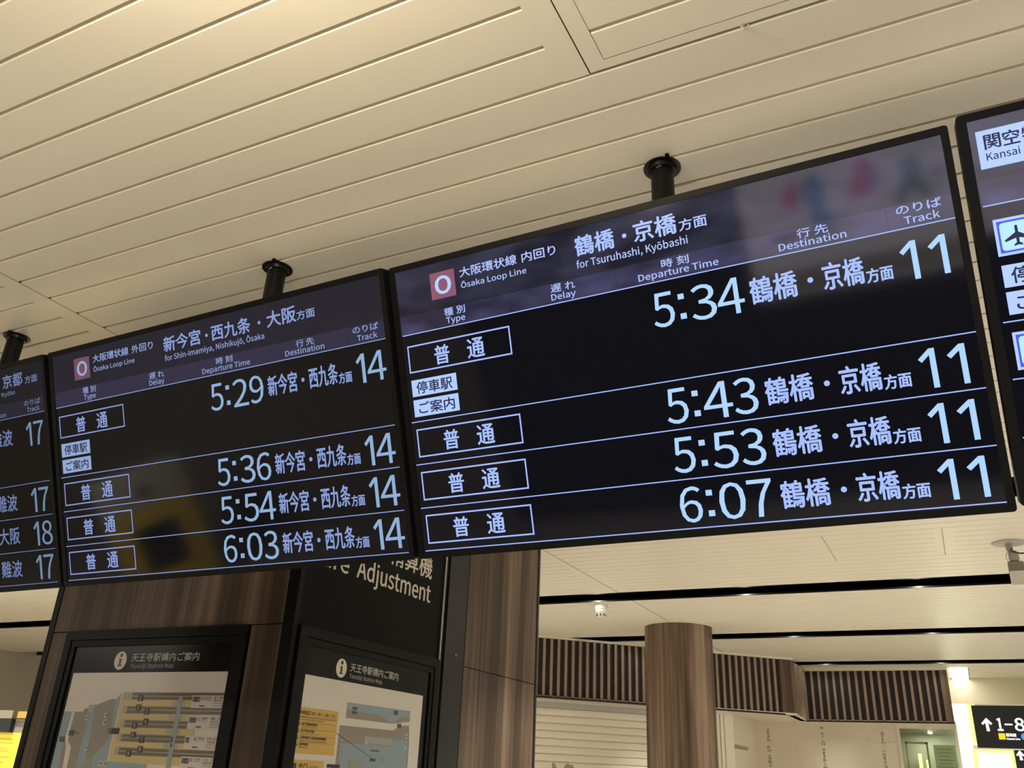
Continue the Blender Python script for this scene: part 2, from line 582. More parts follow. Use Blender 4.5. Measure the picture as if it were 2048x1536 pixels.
# near hatch
hatch = thing('inspection_hatch', 'cream ceiling inspection hatch with a small hook latch, above the right-hand boards', 'hatch')
fr = MB()
fr.box(HX0 + 0.0015, HY0 + 0.0015, ZC, HX0 + 0.036, HY1 - 0.0015, ZC + 0.012)
fr.box(HX1 - 0.036, HY0 + 0.0015, ZC, HX1 - 0.0015, HY1 - 0.0015, ZC + 0.012)
fr.box(HX0 + 0.036, HY1 - 0.022, ZC, HX1 - 0.036, HY1 - 0.0015, ZC + 0.012)
fr.box(HX0 + 0.036, HY0 + 0.0015, ZC, HX1 - 0.036, HY0 + 0.03, ZC + 0.012)
fr.build('hatch_frame', M['ceiling'], hatch)
for k in range(-5, 2):
    ya = GY0 + k * PITCH + GAP / 2
    yb = ya + PITCH - GAP
    ya, yb = max(ya, HY0 + 0.031), min(yb, HY1 - 0.0235)
    if yb - ya > 0.015:
        plank_profile(MB(), HX0 + 0.0375, HX1 - 0.0375, ya, yb).build('hatch_plank', M['ceiling'], hatch)
lat = MB().tube([(-0.183, 1.1985, ZC + 0.002), (-0.183, 1.1985, ZC - 0.006), (-0.180, 1.1985, ZC - 0.011), (-0.174, 1.199, ZC - 0.010), (-0.172, 1.199, ZC - 0.004)], 0.0018, 8)
lat.lathe([(0.005, ZC - 0.0005), (0.005, ZC - 0.003), (0.002, ZC - 0.004)], 14, (-0.183, 1.1985))
lat.build('hook_latch', M['mid_plastic'], hatch, True)

# black lighting slots
for (a, b) in SLOTS:
    t = thing('lighting_slot', 'x', 'light slot')
    mb = MB()
    top = ZC + 0.16
    mb.box(X_L, a, top, X_R, b, top + 0.01)
    mb.box(X_L, a - 0.008, ZC + 0.0005, X_R, a, top + 0.01)
    mb.box(X_L, b, ZC + 0.0005, X_R, b + 0.008, top + 0.01)
    mb.build('channel', M['slot'], t)
    for k in range(-3, 8):
        x = -0.17 - 1.155 * k
        if -9 < x < 3.4:
            yc = (a + b) / 2 + 0.03
            MB().lathe([(0.062, top - 0.001), (0.062, ZC + 0.075), (0.056, ZC + 0.075), (0.052, ZC + 0.10), (0.0001, ZC + 0.10)], 24, (x, yc)).build('downlight', M['slot'], t, True)
    t['label'] = {0: 'black lighting slot glimpsed in the gap between the two right-hand boards',
                  1: 'widest black lighting slot across the ceiling, just below the large board',
                  2: 'black lighting slot running behind the top of the round column',
                  3: 'thinnest and farthest black lighting slot, just above the slatted band'}[SLOTS.index((a, b))]
    t['group'] = 'black lighting slots across the ceiling'

# ------------------------------------------------------------------ FLOOR AND WALLS
struct(B(-16, -9, ZF - 0.1, 9, 16, ZF).build('floor', M['floor']))
wl = struct(B(-11.75, 4.6, ZF, -11.6, 14, ZC + 0.06).build('wall_left', M['wall_grey']))
wb = struct(B(-16, -3.4, ZF, -3.6, -3.2, ZC + 0.06).build('wall_back', M['wall_hall']))
wb2 = struct(B(-3.6, -3.4, ZF, 5.0, -3.2, ZC + 0.06).build('wall_back.001', M['wall_dark']))
struct(B(-11.6, 13.2, ZF, -2.3, 13.4, ZC + 0.06).build('wall_far', M['wall']))

# 45 degree wall line
P45 = Vector((-4.55, 7.01, 0))
E45 = Vector((-1.585, 9.80, 0))
d45 = (E45 - P45).normalized()
n45 = Vector((d45.y, -d45.x, 0))          # towards the hall
UPV = Vector((0, 0, 1))
L45 = (E45 - P45).length
ZB = 0.695
YB = 10.62                                 # far straight band
XB0, XB1 = -1.62, -0.13

# white wall under the straight band
w = MB().box(-2.19, 10.70, ZF, -0.70, 10.9, ZB)
wr_ = struct(w.build('wall_right', M['wall']))
# short return wall facing right
struct(B(-2.33, 9.25, ZF, -2.19, 10.9, ZB).build('wall_right.001', M['trim']))
# soffit joining the walls under the band
sf = MB().prism([(-4.7, 7.2), (-4.6, 6.98), (E45.x + 0.02, E45.y - 0.03), (-1.60, 10.60), (-0.12, 10.60), (-0.12, 11.6), (-2.4, 11.6), (-4.9, 9.0)], ZB, ZB + 0.02)
struct(sf.build('trim_1', M['trim']))

# shutter on the slanted wall
sh = thing('roller_shutter', 'closed cream roller shutter with grey printed marks, between pillar and round column', 'shutter', mw=frame(P45 + Vector((0, 0, 0)), d45, UPV))
SL = 2.75
rect(MB(), 0, ZB - 0.004, SL, ZB - 0.035, -0.06, -0.022).build('header_rail', M['shutter'], sh)
rect(MB(), 0, ZB - 0.036, SL, ZB - 0.085, -0.06, -0.022).build('guide_rail', M['shutter_grey'], sh)
z = ZB - 0.087
i = 0
while z > ZF + 0.02:
    z2 = max(z - 0.0665, ZF + 0.002)
    mb = MB()
    pr = [(-0.05, z - 0.0025), (-0.030, z - 0.0025), (-0.024, z - 0.012), (-0.022, (z + z2) / 2), (-0.024, z2 + 0.006), (-0.034, z2 + 0.001), (-0.05, z2 + 0.001)]
    n = len(pr)
    mb.add([(0, b, a) for a, b in pr] + [(SL, b, a) for a, b in pr], [(j, (j + 1) % n, n + (j + 1) % n, n + j) for j in range(n)] + [tuple(range(n)), tuple(range(n, 2 * n))[::-1]])
    mb.build('slat', M['shutter'], sh)
    z = z2
    i += 1
# grey printed marks near the lower edge of the picture
pm = MB()
for (cx, cy, rx, ry, r) in ((1.465, 0.075, 0.022, 0.06, 0.35), (1.585, 0.085, 0.030, 0.05, -0.2), (1.635, 0.07, 0.030, 0.055, 0.25), (1.60, 0.03, 0.055, 0.05, 0), (1.50, 0.01, 0.045, 0.05, 0), (1.765, 0.045, 0.032, 0.05, -0.3), (1.80, 0.01, 0.05, 0.04, 0)):
    pts = []
    for q in range(20):
        t_ = 2 * math.pi * q / 20
        a, b = rx * math.cos(t_), ry * math.sin(t_)
        pts.append((cx + a * math.cos(r) - b * math.sin(r), cy + a * math.sin(r) + b * math.cos(r)))
    pm.prism(pts, -0.024, -0.0205)
pm.build('printed_mark', M['print_grey'], sh)

pnl = MB()
pnl.obox(P45, d45, UPV, n45, (SL + 0.01, ZF, -0.06, 3.20, ZB - 0.035, -0.02))
struct(pnl.build('wall_slanted', M['wall']))
tr = MB()
tr.obox(P45, d45, UPV, n45, (SL, ZB - 0.034, -0.06, 3.30, ZB, -0.008))
tr.obox(P45, d45, UPV, n45, (3.205, ZF, -0.06, 3.235, ZB - 0.035, -0.008))
tr.obox(P45, d45, UPV, n45, (3.25, ZF, -0.06, 3.345, ZB - 0.035, -0.008))
struct(tr.build('trim_2', M['trim']))
# cream service panel beyond the post
t = thing('service_door', 'plain cream flush door with two slim grooves beside the round column', 'door')
B(-2.188, 9.42, ZF, -2.172, 10.28, 0.36).build('door_leaf', M['shutter'], t)
B(-2.188, 9.42, 0.40, -2.172, 10.28, 0.62).build('overpanel', M['shutter'], t)
B(-2.1875, 9.46, 0.372, -2.176, 10.20, 0.388).build('groove', M['print_grey'], t)

# dotted vertical strips on the white wall
for i, (x, nm) in enumerate(((-2.05, 'left of the three dotted brown strips, beside the cream door'), (-1.463, 'middle of the three dotted brown strips on the white wall'), (-0.85, 'right of the three dotted brown strips, next to the shop glass'))):
    t = thing('wall_decal', nm, 'wall decoration', 'dotted strips on the white wall')
    B(x - 0.02, 10.6985, ZF + 0.2, x + 0.02, 10.6995, 0.655).build('strip', M['wall'], t)
    mb = MB()
    z = 0.645
    rr = random.Random(i + 3)
    while z > -1.2:
        h = rr.choice((0.012, 0.018, 0.026, 0.03))
        a = rr.uniform(-0.021, -0.008)
        b = rr.uniform(0.006, 0.021)
        if rr.random() < 0.86:
            if rr.random() < 0.5:
                mb.box(x + a, 10.6965, z - h, x + b, 10.6985, z)
            else:
                mb.box(x + a, 10.6965, z - h, x + a + 0.012, 10.6985, z)
                mb.box(x + b - 0.012, 10.6965, z - h, x + b, 10.6985, z)
        z -= h + rr.choice((0.006, 0.009, 0.013))
    struct(mb.build('mark', M['print_grey'], t), 'stuff')

# ------------------------------------------------------------------ SLATTED WOODEN BANDS
ZT = ZC - 0.012
band = thing('slatted_band', 'slanted band of vertical wooden slats under the ceiling, behind the round column', 'slatted screen', 'slatted bands')
MB().obox(P45, d45, UPV, n45, (0, ZB + 0.012, -0.02, L45 - 0.16, ZT - 0.005, 0.0)).build('backing_board', M['slat_back'], band)
MB().obox(P45, d45, UPV, n45, (-0.01, ZT - 0.006, -0.02, L45, ZC - 0.0005, 0.036)).build('top_rail', M['trim'], band)
MB().obox(P45, d45, UPV, n45, (-0.01, ZB - 0.001, -0.02, L45, ZB + 0.012, 0.034)).build('bottom_rail', M['slat_back'], band)
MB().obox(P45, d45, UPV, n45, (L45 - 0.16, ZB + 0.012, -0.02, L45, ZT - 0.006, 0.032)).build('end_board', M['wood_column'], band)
s = L45 - 0.16 - 0.0715
base = MB().obox(P45, d45, UPV, n45, (0, ZB + 0.012, 0.0, 0.026, ZT - 0.006, 0.020)).build('slat', M['wood_slat'], band)
k = 0
while s > 0.02:
    o = base if k == 0 else base.copy()
    if k:
        COL.objects.link(o)
        o.parent = band
    o.location = d45 * s
    s -= 0.0745
    k += 1

band2 = thing('slatted_band', 'straight band of vertical wooden slats above the white wall at right', 'slatted screen', 'slatted bands')
B(XB0, YB, ZB + 0.012, XB1, YB + 0.02, ZT - 0.02).build('backing_board', M['slat_back'], band2)
B(XB0, YB - 0.03, ZT - 0.022, XB1, YB + 0.02, ZC - 0.0005).build('top_rail', M['trim'], band2)
B(XB0, YB - 0.03, ZB - 0.001, XB1, YB + 0.02, ZB + 0.012).build('bottom_rail', M['slat_back'], band2)
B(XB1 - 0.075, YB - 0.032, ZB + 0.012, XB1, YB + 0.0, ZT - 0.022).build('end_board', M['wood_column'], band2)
base = B(0, YB - 0.02, ZB + 0.012, 0.027, YB, ZT - 0.022).build('slat', M['wood_slat'], band2)
for k in range(18):
    o = base if k == 0 else base.copy()
    if k:
        COL.objects.link(o)
        o.parent = band2
    o.location = (XB1 - 0.14 - 0.0783 * k, 0, 0)
band3 = thing('slatted_band', 'short wooden end panel joining the slanted and straight slatted bands', 'slatted screen', 'slatted bands')
B(-1.66, 9.83, ZB, -1.60, YB - 0.031, ZC - 0.001).build('panel', M['slat_back'], band3)
for k in range(7):
    ya = 9.90 + k * 0.1
    B(-1.60, ya, ZB + 0.012, -1.572, ya + 0.04, ZT - 0.012).build('slat', M['wood_slat'], band3)

# ------------------------------------------------------------------ ROUND COLUMN
t = thing('round_column', 'round column clad in brown striped wood laminate, standing before the slatted band', 'column')
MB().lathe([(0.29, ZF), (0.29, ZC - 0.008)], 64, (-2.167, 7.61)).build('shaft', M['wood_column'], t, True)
MB().lathe([(0.291, ZC - 0.009), (0.302, ZC - 0.009), (0.302, ZC - 0.0005), (0.291, ZC - 0.0005)], 64, (-2.167, 7.61)).build('ceiling_ring', M['trim'], t, True)
B(-2.169, 7.3185, ZF, -2.165, 7.3215, ZC - 0.01).build('joint', M['ink_soft'], t)

# ------------------------------------------------------------------ WOODEN KIOSK BOX WITH THE MAPS
Y0, Y1, XL, XC = 2.5, 4.585, -3.43, -2.12
ZS = 0.467
D = 0.02
kiosk = thing('information_block', 'large walnut-clad block with black corner trims, holding two station maps', 'kiosk')
B(XL + 0.03, Y0 + D, ZF, XC - D - 0.002, Y1 - 0.02, ZC - 0.001).build('core', M['black'], kiosk)
B(XL + 0.034, Y0, ZS + 0.002, -2.172, Y0 + D, ZC - 0.001).build('wood_panel', M['wood'], kiosk)
B(XL + 0.034, Y0, ZF, -3.298, Y0 + D, ZS - 0.002).build('wood_panel', M['wood'], kiosk)
B(-2.316, Y0, ZF, -2.172, Y0 + D, ZS - 0.002).build('wood_panel', M['wood'], kiosk)
B(XL, Y0 - 0.003, ZF, XL + 0.032, Y0 + D + 0.04, ZC - 0.001).build('edge_trim', M['black'], kiosk)
B(-2.170, Y0 - 0.004, ZF, XC + 0.002, Y0 + D + 0.001, ZC - 0.001).build('corner_trim', M['black'], kiosk)
# side face, x = XC
B(XC - D, 3.757, ZS + 0.002, XC, 4.56, ZC - 0.001).build('wood_panel', M['wood'], kiosk)
B(XC - D, 3.757, ZF, XC, 4.56, ZS - 0.002).build('wood_panel', M['wood'], kiosk)
B(XC - D, 4.562, ZF, XC + 0.004, Y1, ZC - 0.001).build('edge_trim', M['graphite'], kiosk)
B(XC - D, 3.572, ZF, XC - 0.002, 3.755, ZC - 0.001).build('metal_panel', M['graphite'], kiosk)
MB().tube([(XC - 0.003, 3.672, 0.507), (XC + 0.002, 3.672, 0.507)], 0.006, 12).build('lock', M['silver'], kiosk)
B(XC - D, 3.516, ZF, XC + 0.004, 3.528, ZC - 0.001).build('steel_strip', M['silver'], kiosk)
B(XC - D, 3.530, ZF, XC - 0.012, 3.570, ZC - 0.001).build('shadow_gap', M['ink'], kiosk)
sg = thing('hanging_sign', 'black fare adjustment sign panel above the right-hand map', 'sign', mw=frame((XC - 0.003, 0, 0), (0, 1, 0), (0, 0, 1)))
rect(MB(), Y0 + D + 0.003, ZS + 0.002, 3.514, ZC - 0.001, -0.017, 0).build('panel', M['black_gloss'], sg)
mb = MB()
txt(mb, 'Adjustment', 2.838, 0.678, 3.410, 0.786, 0.0008, 0.0016)
txt(MB(), 'Fare', 2.555, 0.700, 2.785, 0.776, 0.0008, 0.0016).build('english_lettering', M['letter'], sg)
mb.build('english_lettering', M['letter'], sg)
mb = MB()
txt(mb, 'のりこし精算機', 2.590, 0.806, 3.409, 0.912, 0.0008, 0.0016)
mb.build('japanese_lettering', M['letter'], sg)


def poster(name, label, mw, x0, x1, shx0, shx1, ix, tx0, tx1, sx0, sx1, content):
    t = thing(name, label, 'map poster', 'station map posters', mw)
    zt, zb = ZS, -1.15
    fr = MB()
    w = 0.036
    rect(fr, x0, zt, x1, zt - w, 0, 0.012)
    rect(fr, x0, zb, x1, zb + w, 0, 0.012)
    rect(fr, x0, zt - w, x0 + w, zb + w, 0, 0.012)
    rect(fr, x1 - w, zt - w, x1, zb + w, 0, 0.012)
    fr.build('outer_frame', M['black'], t)
    fr = MB()
    a, b = x0 + w + 0.0025, x1 - w - 0.0025
    zi, w2 = zt - w - 0.0025, 0.024
    rect(fr, a, zi, b, zi - w2, 0, 0.008)
    rect(fr, a, zb + w + w2, b, zb + w, 0, 0.008)
    rect(fr, a, zi - w2, a + w2, zb + w + w2, 0, 0.008)
    rect(fr, b - w2, zi - w2, b, zb + w + w2, 0, 0.008)
    fr.build('door_frame', M['black'], t)
    rect(MB(), a + w2, zi - w2, b - w2, zb + w + w2, -0.003, 0.001).build('header_board', M['sheet_black'], t)
    st = rect(MB(), shx0, 0.303, shx1, zb + 0.08, 0.001, 0.002).build('map_sheet', M['sheet'], t)
    MB().prism([(ix + 0.033 * math.cos(q * math.pi / 18), 0.348 + 0.0345 * math.sin(q * math.pi / 18)) for q in range(36)], 0.001, 0.002).build('information_symbol', M['letter'], t)
    mb = MB()
    mb.prism([(ix + 0.0075 * math.cos(q * math.pi / 8) + 0.001, 0.368 + 0.0075 * math.sin(q * math.pi / 8)) for q in range(16)], 0.002, 0.0026)
    mb.prism([(ix - 0.009, 0.355), (ix + 0.006, 0.355), (ix + 0.006, 0.331), (ix + 0.011, 0.331), (ix + 0.011, 0.3265), (ix - 0.011, 0.3265), (ix - 0.011, 0.331), (ix - 0.005, 0.331), (ix - 0.005, 0.3505), (ix - 0.009, 0.3505)], 0.002, 0.0026)
    mb.build('information_letter', M['ink'], t)
    mb = MB()
    txt(mb, '天王寺駅構内ご案内', tx0, 0.3425, tx1, 0.3745, 0.0022, 0.0006)
    mb.build('japanese_title', M['letter_sheet'], t)
    mb = MB()
    txt(mb, 'Tennōji Station Map', sx0, 0.3135, sx1, 0.3345, 0.0022)
    mb.build('english_title', M['letter_sheet'], t)
    names = dict(m_yellow='platform_print', m_orange='exit_box', m_track='track_print', m_line='track_line', m_blue='passage_print', m_teal='bridge_print', m_grey='building_print',
                 m_grey2='building_print', m_green='garden_print', m_white='caption_box', m_red='line_mark', ink='label_print', ink_soft='small_print', sheet='road_print')

    def R(m, x0, y0, x1, y1, lv=0):
        rect(MB(), x0, y0, x1, y1, 0.0018, 0.0022 + lv * 0.0003).build(names[m], M[m], t)

    def Pg(m, pts, lv=0):
        MB().prism(pts, 0.0018, 0.0022 + lv * 0.0003).build(names[m], M[m], t)

    def Tx(m, s, x0, y0, x1, y1, lv=5, bold=0):
        txt(MB(), s, x0, y0, x1, y1, 0.0023 + lv * 0.0003, bold).build('caption', M[m], t)
    content(R, Pg, Tx)
    return t


def map_left(R, Pg, Tx):
    L, Rr, Bm = -3.209, -2.351, -1.0
    Pg('m_grey', [(L, 0.157), (-3.103, 0.158), (-3.095, 0.170), (-3.075, 0.171), (-3.075, 0.182), (-3.032, 0.184), (-2.963, 0.205), (-2.934, 0.205), (-2.912, 0.228), (-2.912, Bm), (L, Bm)], 0)
    Pg('m_blue', [(L, 0.155), (-3.168, 0.155), (-3.174, 0.06), (-3.165, -0.04), (-3.18, -0.3), (L, -0.3)], 1)
    Pg('m_blue', [(-3.062, 0.150), (-3.035, 0.150), (-3.028, 0.05), (-3.03, -0.3), (-3.078, -0.3), (-3.07, 0.04)], 1)
    Pg('m_blue', [(-2.934, 0.203), (-2.911, 0.228), (-2.911, -0.014), (-2.70, -0.017), (-2.70, -0.3), (-3.02, -0.3), (-2.99, 0.0), (-2.925, 0.06)], 1)
    Pg('sheet', [(-3.164, 0.156), (-3.146, 0.156), (-3.150, 0.09), (-3.146, 0.05), (-3.122, 0.03), (-3.118, -0.04), (-3.14, -0.3), (-3.165, -0.3), (-3.142, -0.04), (-3.150, 0.03), (-3.168, 0.06)], 2)
    R('m_grey2', -3.075, 0.184, -3.04, 0.155, 2)
    R('m_green', -3.03, -0.005, -2.995, -0.06, 2)
    Pg('m_yellow', [(-2.905, 0.230), (-2.50, 0.229), (-2.50, -0.018), (-2.904, -0.014)], 3)
    for (xl, yt, xr) in ((-2.848, 0.229, -2.351), (-2.862, 0.180, -2.351), (-2.859, 0.131, -2.53), (-2.859, 0.082, -2.53), (-2.859, 0.036, -2.351)):
        R('m_grey2', xl - 0.022 if yt < 0.2 else -2.892, yt, xl, yt - 0.025, 4)
        R('m_track', xl, yt, xr, yt - 0.0115, 5)
        R('m_track', xl, yt - 0.0135, xr, yt - 0.0255, 5)
        R('m_line', xl, yt - 0.0118, xr, yt - 0.0132, 6)
    for yt in (0.19, 0.14, 0.092, 0.045):
        R('m_grey2', -2.636, yt + 0.01, -2.568, yt - 0.007, 5)
    Pg('m_teal', [(-2.605, 0.216), (-2.584, 0.216), (-2.584, -0.2), (-2.605, -0.2)], 7)
    for n_, x, y in (('1', -2.801, 0.209), ('2', -2.802, 0.176), ('3', -2.754, 0.162), ('4', -2.750, 0.127), ('5', -2.803, 0.112), ('6', -2.801, 0.080), ('7', -2.751, 0.064), ('8', -2.750, 0.032), ('9', -2.804, 0.016)):
        R('ink', x - 0.0125, y + 0.0105, x + 0.0125, y - 0.0105, 8)
        Tx('m_white', n_, x - 0.005, y - 0.007, x + 0.005, y + 0.007, 10, 0.0003)
    caps = ((0.220, '1-8', '阪和線', 'Hanwa Line', '鳳・和歌山', '関西空港方面', 'for Ōtori, Wakayama,', 'Kansai-airport'),
            (0.149, '11-12', '大阪環状線', 'Ōsaka Loop Line', '鶴橋・京橋', '大阪方面', 'for Tsuruhashi,', 'Kyōbashi, Ōsaka'),
            (0.082, '14', '大阪環状線', 'Ōsaka Loop Line', '新今宮・西九条', '大阪方面', 'for Shin-Imamiya,', 'Nishikujō, Ōsaka'),
            (0.014, '15-18', '大和路線', 'Yamatoji Line', '王寺・奈良', '高田方面', 'for Ōji, Nara, Takada', ''))
    for (yt, num, jl, el, d1, d2, e1, e2) in caps:
        R('m_white', -2.537, yt, Rr, yt - 0.043, 8)
        R('ink', -2.533, yt - 0.005, -2.533 + (0.018 if len(num) < 3 else 0.034), yt - 0.022, 9)
        Tx('m_white', num, -2.531, yt - 0.019, -2.531 + (0.014 if len(num) < 3 else 0.030), yt - 0.008, 11)
        R('m_red', -2.494, yt - 0.004, -2.482, yt - 0.016, 9)
        Tx('ink_soft', jl, -2.476, yt - 0.011, -2.443, yt - 0.004, 10)
        Tx('ink_soft', el, -2.476, yt - 0.017, -2.445, yt - 0.0125, 10)
        R('ink_soft', -2.497, yt - 0.034, -2.47, yt - 0.0385, 9)
        Tx('ink_soft', d1, -2.430, yt - 0.012, -2.375, yt - 0.003, 10)
        Tx('ink_soft', d2, -2.430, yt - 0.022, -2.392, yt - 0.0135, 10)
        Tx('ink_soft', e1, -2.430, yt - 0.0305, -2.366, yt - 0.024, 10)
        if e2:
            Tx('ink_soft', e2, -2.430, yt - 0.0385, -2.372, yt - 0.032, 10)
    R('ink', -2.921, 0.102, -2.879, 0.081, 8)
    for q in range(3):
        R('ink_soft', -2.938, 0.100 - q * 0.0075, -2.926, 0.097 - q * 0.0075, 8)
    R('ink_soft', -3.151, 0.09, -3.126, 0.071, 8)
    R('ink_soft', -3.126, 0.0815, -3.095, 0.0795, 8)
    R('ink_soft', -3.196, 0.066, -3.168, 0.047, 8)
    for (x, y) in ((-3.07, 0.136), (-2.968, 0.147), (-2.965, 0.122), (-3.035, 0.03), (-2.94, -0.022), (-2.915, -0.022)):
        R('m_white', x - 0.008, y + 0.009, x + 0.008, y - 0.009, 8)
        R('ink_soft', x - 0.003, y + 0.005, x + 0.004, y - 0.005, 9)
    R('ink', -2.602, 0.078, -2.596, 0.060, 9)
    R('ink', -2.602, 0.055, -2.596, 0.043, 9)


def map_right(R, Pg, Tx):
    Bm = -1.0
    R('m_orange', 2.580, 0.193, 2.818, 0.041, 1)
    R('m_orange', 2.580, 0.021, 2.766, -0.15, 1)
    Tx('ink', '中央出口', 2.592, 0.168, 2.655, 0.183, 4, 0.0004)
    Tx('ink', '東口・南口・公園口・北口', 2.662, 0.169, 2.800, 0.181, 4)
    Tx('ink_soft', 'Central Exit East Exit South Exit Park Exit', 2.592, 0.157, 2.805, 0.165, 4)
    Tx('ink_soft', 'North Exit to the Subway', 2.592, 0.148, 2.73, 0.155, 4)
    ys = (0.144, 0.122, 0.100, 0.078)
    rows = (('地下鉄御堂筋線', 'Subway Midōsuji Line'), ('地下鉄谷町線', 'Subway Tanimachi Line'), ('近鉄電車 大阪阿部野橋駅', 'Kintetsu Line Ōsaka-Abenobashi Sta.'), ('阪堺電車', 'Hankai Line'))
    for y, (a, b) in zip(ys, rows):
        R('ink_soft', 2.590, y, 2.806, y - 0.0008, 3)
        Tx('ink', a, 2.612, y - 0.011, 2.612 + 0.0125 * len(a), y - 0.002, 4, 0.0002)
        Tx('ink_soft', b, 2.612, y - 0.019, 2.612 + 0.0045 * len(b), y - 0.0125, 4)
        R('m_grey2', 2.593, y - 0.003, 2.606, y - 0.016, 3)
        R('ink_soft', 2.597, y - 0.006, 2.602, y - 0.012, 4)
    Tx('ink', '出口', 2.625, -0.012, 2.672, 0.012, 4, 0.0004)
    Tx('ink', 'のりかえ', 2.682, -0.010, 2.735, 0.004, 4)
    R('ink', 2.592, 0.010, 2.612, -0.01, 4)
    Pg('m_blue', [(2.865, 0.231), (3.314, 0.233), (3.316, 0.192), (3.188, 0.175), (2.867, 0.175)], 1)
    Pg('m_grey', [(2.866, 0.205), (3.07, 0.2), (3.11, 0.196), (3.185, 0.176), (3.188, 0.175), (2.867, 0.175)], 2)
    Pg('m_grey', [(3.188, 0.175), (3.240, 0.205), (3.315, 0.205), (3.316, 0.192)], 2)
    Pg('m_grey', [(2.835, 0.147), (3.198, 0.150), (3.240, 0.170), (3.313, 0.176), (3.325, 0.107), (3.335, -0.3), (2.835, -0.3)], 1)
    Pg('m_blue', [(2.865, 0.087), (3.19, 0.090), (3.21, 0.115), (3.315, 0.118), (3.325, -0.3), (2.855, -0.3)], 2)
    R('m_grey2', 3.0, 0.118, 3.2, 0.092, 3)
    for y in (0.1, 0.085, 0.07, 0.055, 0.04, 0.025, 0.01):
        R('m_grey2', 2.848, y, 2.862, y - 0.009, 4)
    Pg('ink_soft', [(2.82, 0.118), (2.821, 0.1165), (3.070, 0.0385), (3.069, 0.040)], 6)
    R('ink_soft', 3.052, 0.040, 3.088, 0.030, 7)
    R('ink', 2.786, 0.012, 2.86, 0.0, 7)
    R('ink_soft', 2.902, 0.218, 2.932, 0.207, 5)
    R('ink_soft', 2.902, 0.203, 2.932, 0.192, 5)
    R('ink_soft', 3.19, 0.226, 3.218, 0.210, 5)
    R('ink_soft', 3.225, 0.178, 3.252, 0.163, 5)
    R('ink_soft', 3.052, 0.071, 3.108, 0.066, 5)
    R('m_green', 2.92, 0.028, 3.0, -0.02, 5)
    R('m_green', 3.13, 0.05, 3.15, 0.03, 5)
    for (x, y) in ((3.29, 0.142), (3.29, 0.130), (3.29, 0.09), (3.01, 0.095)):
        R('m_white', x, y, x + 0.014, y - 0.006, 5)


poster('station_map', 'left station map poster in a black frame, numbered platforms on a yellow ground', frame((0, Y0 - 0.002, 0), (1, 0, 0), (0, 0, 1)),
       -3.294, -2.320, -3.209, -2.351, -2.957, -2.898, -2.543, -2.895, -2.665, map_left)
poster('station_map', 'right station map poster in black frame with yellow exit box, under the sign', frame((XC + 0.002, 0, 0), (0, 1, 0), (0, 0, 1)),
       2.527, 3.512, 2.571, 3.405, 2.804, 2.860, 3.199, 2.859, 3.083, map_right)

# ------------------------------------------------------------------ DEPARTURE BOARDS
BW, BH = 1.23, 0.7005
TL_ = (0.1715, 0.381, 0.4818, 0.5838, 0.683)      # rule lines
SX0, SX1 = 0.0200, 1.2170
TIME_SLOT = {0: (0.6390, 0.6850), 1: (0.7200, 0.7720), 2: (0.7775, 0.8250)}


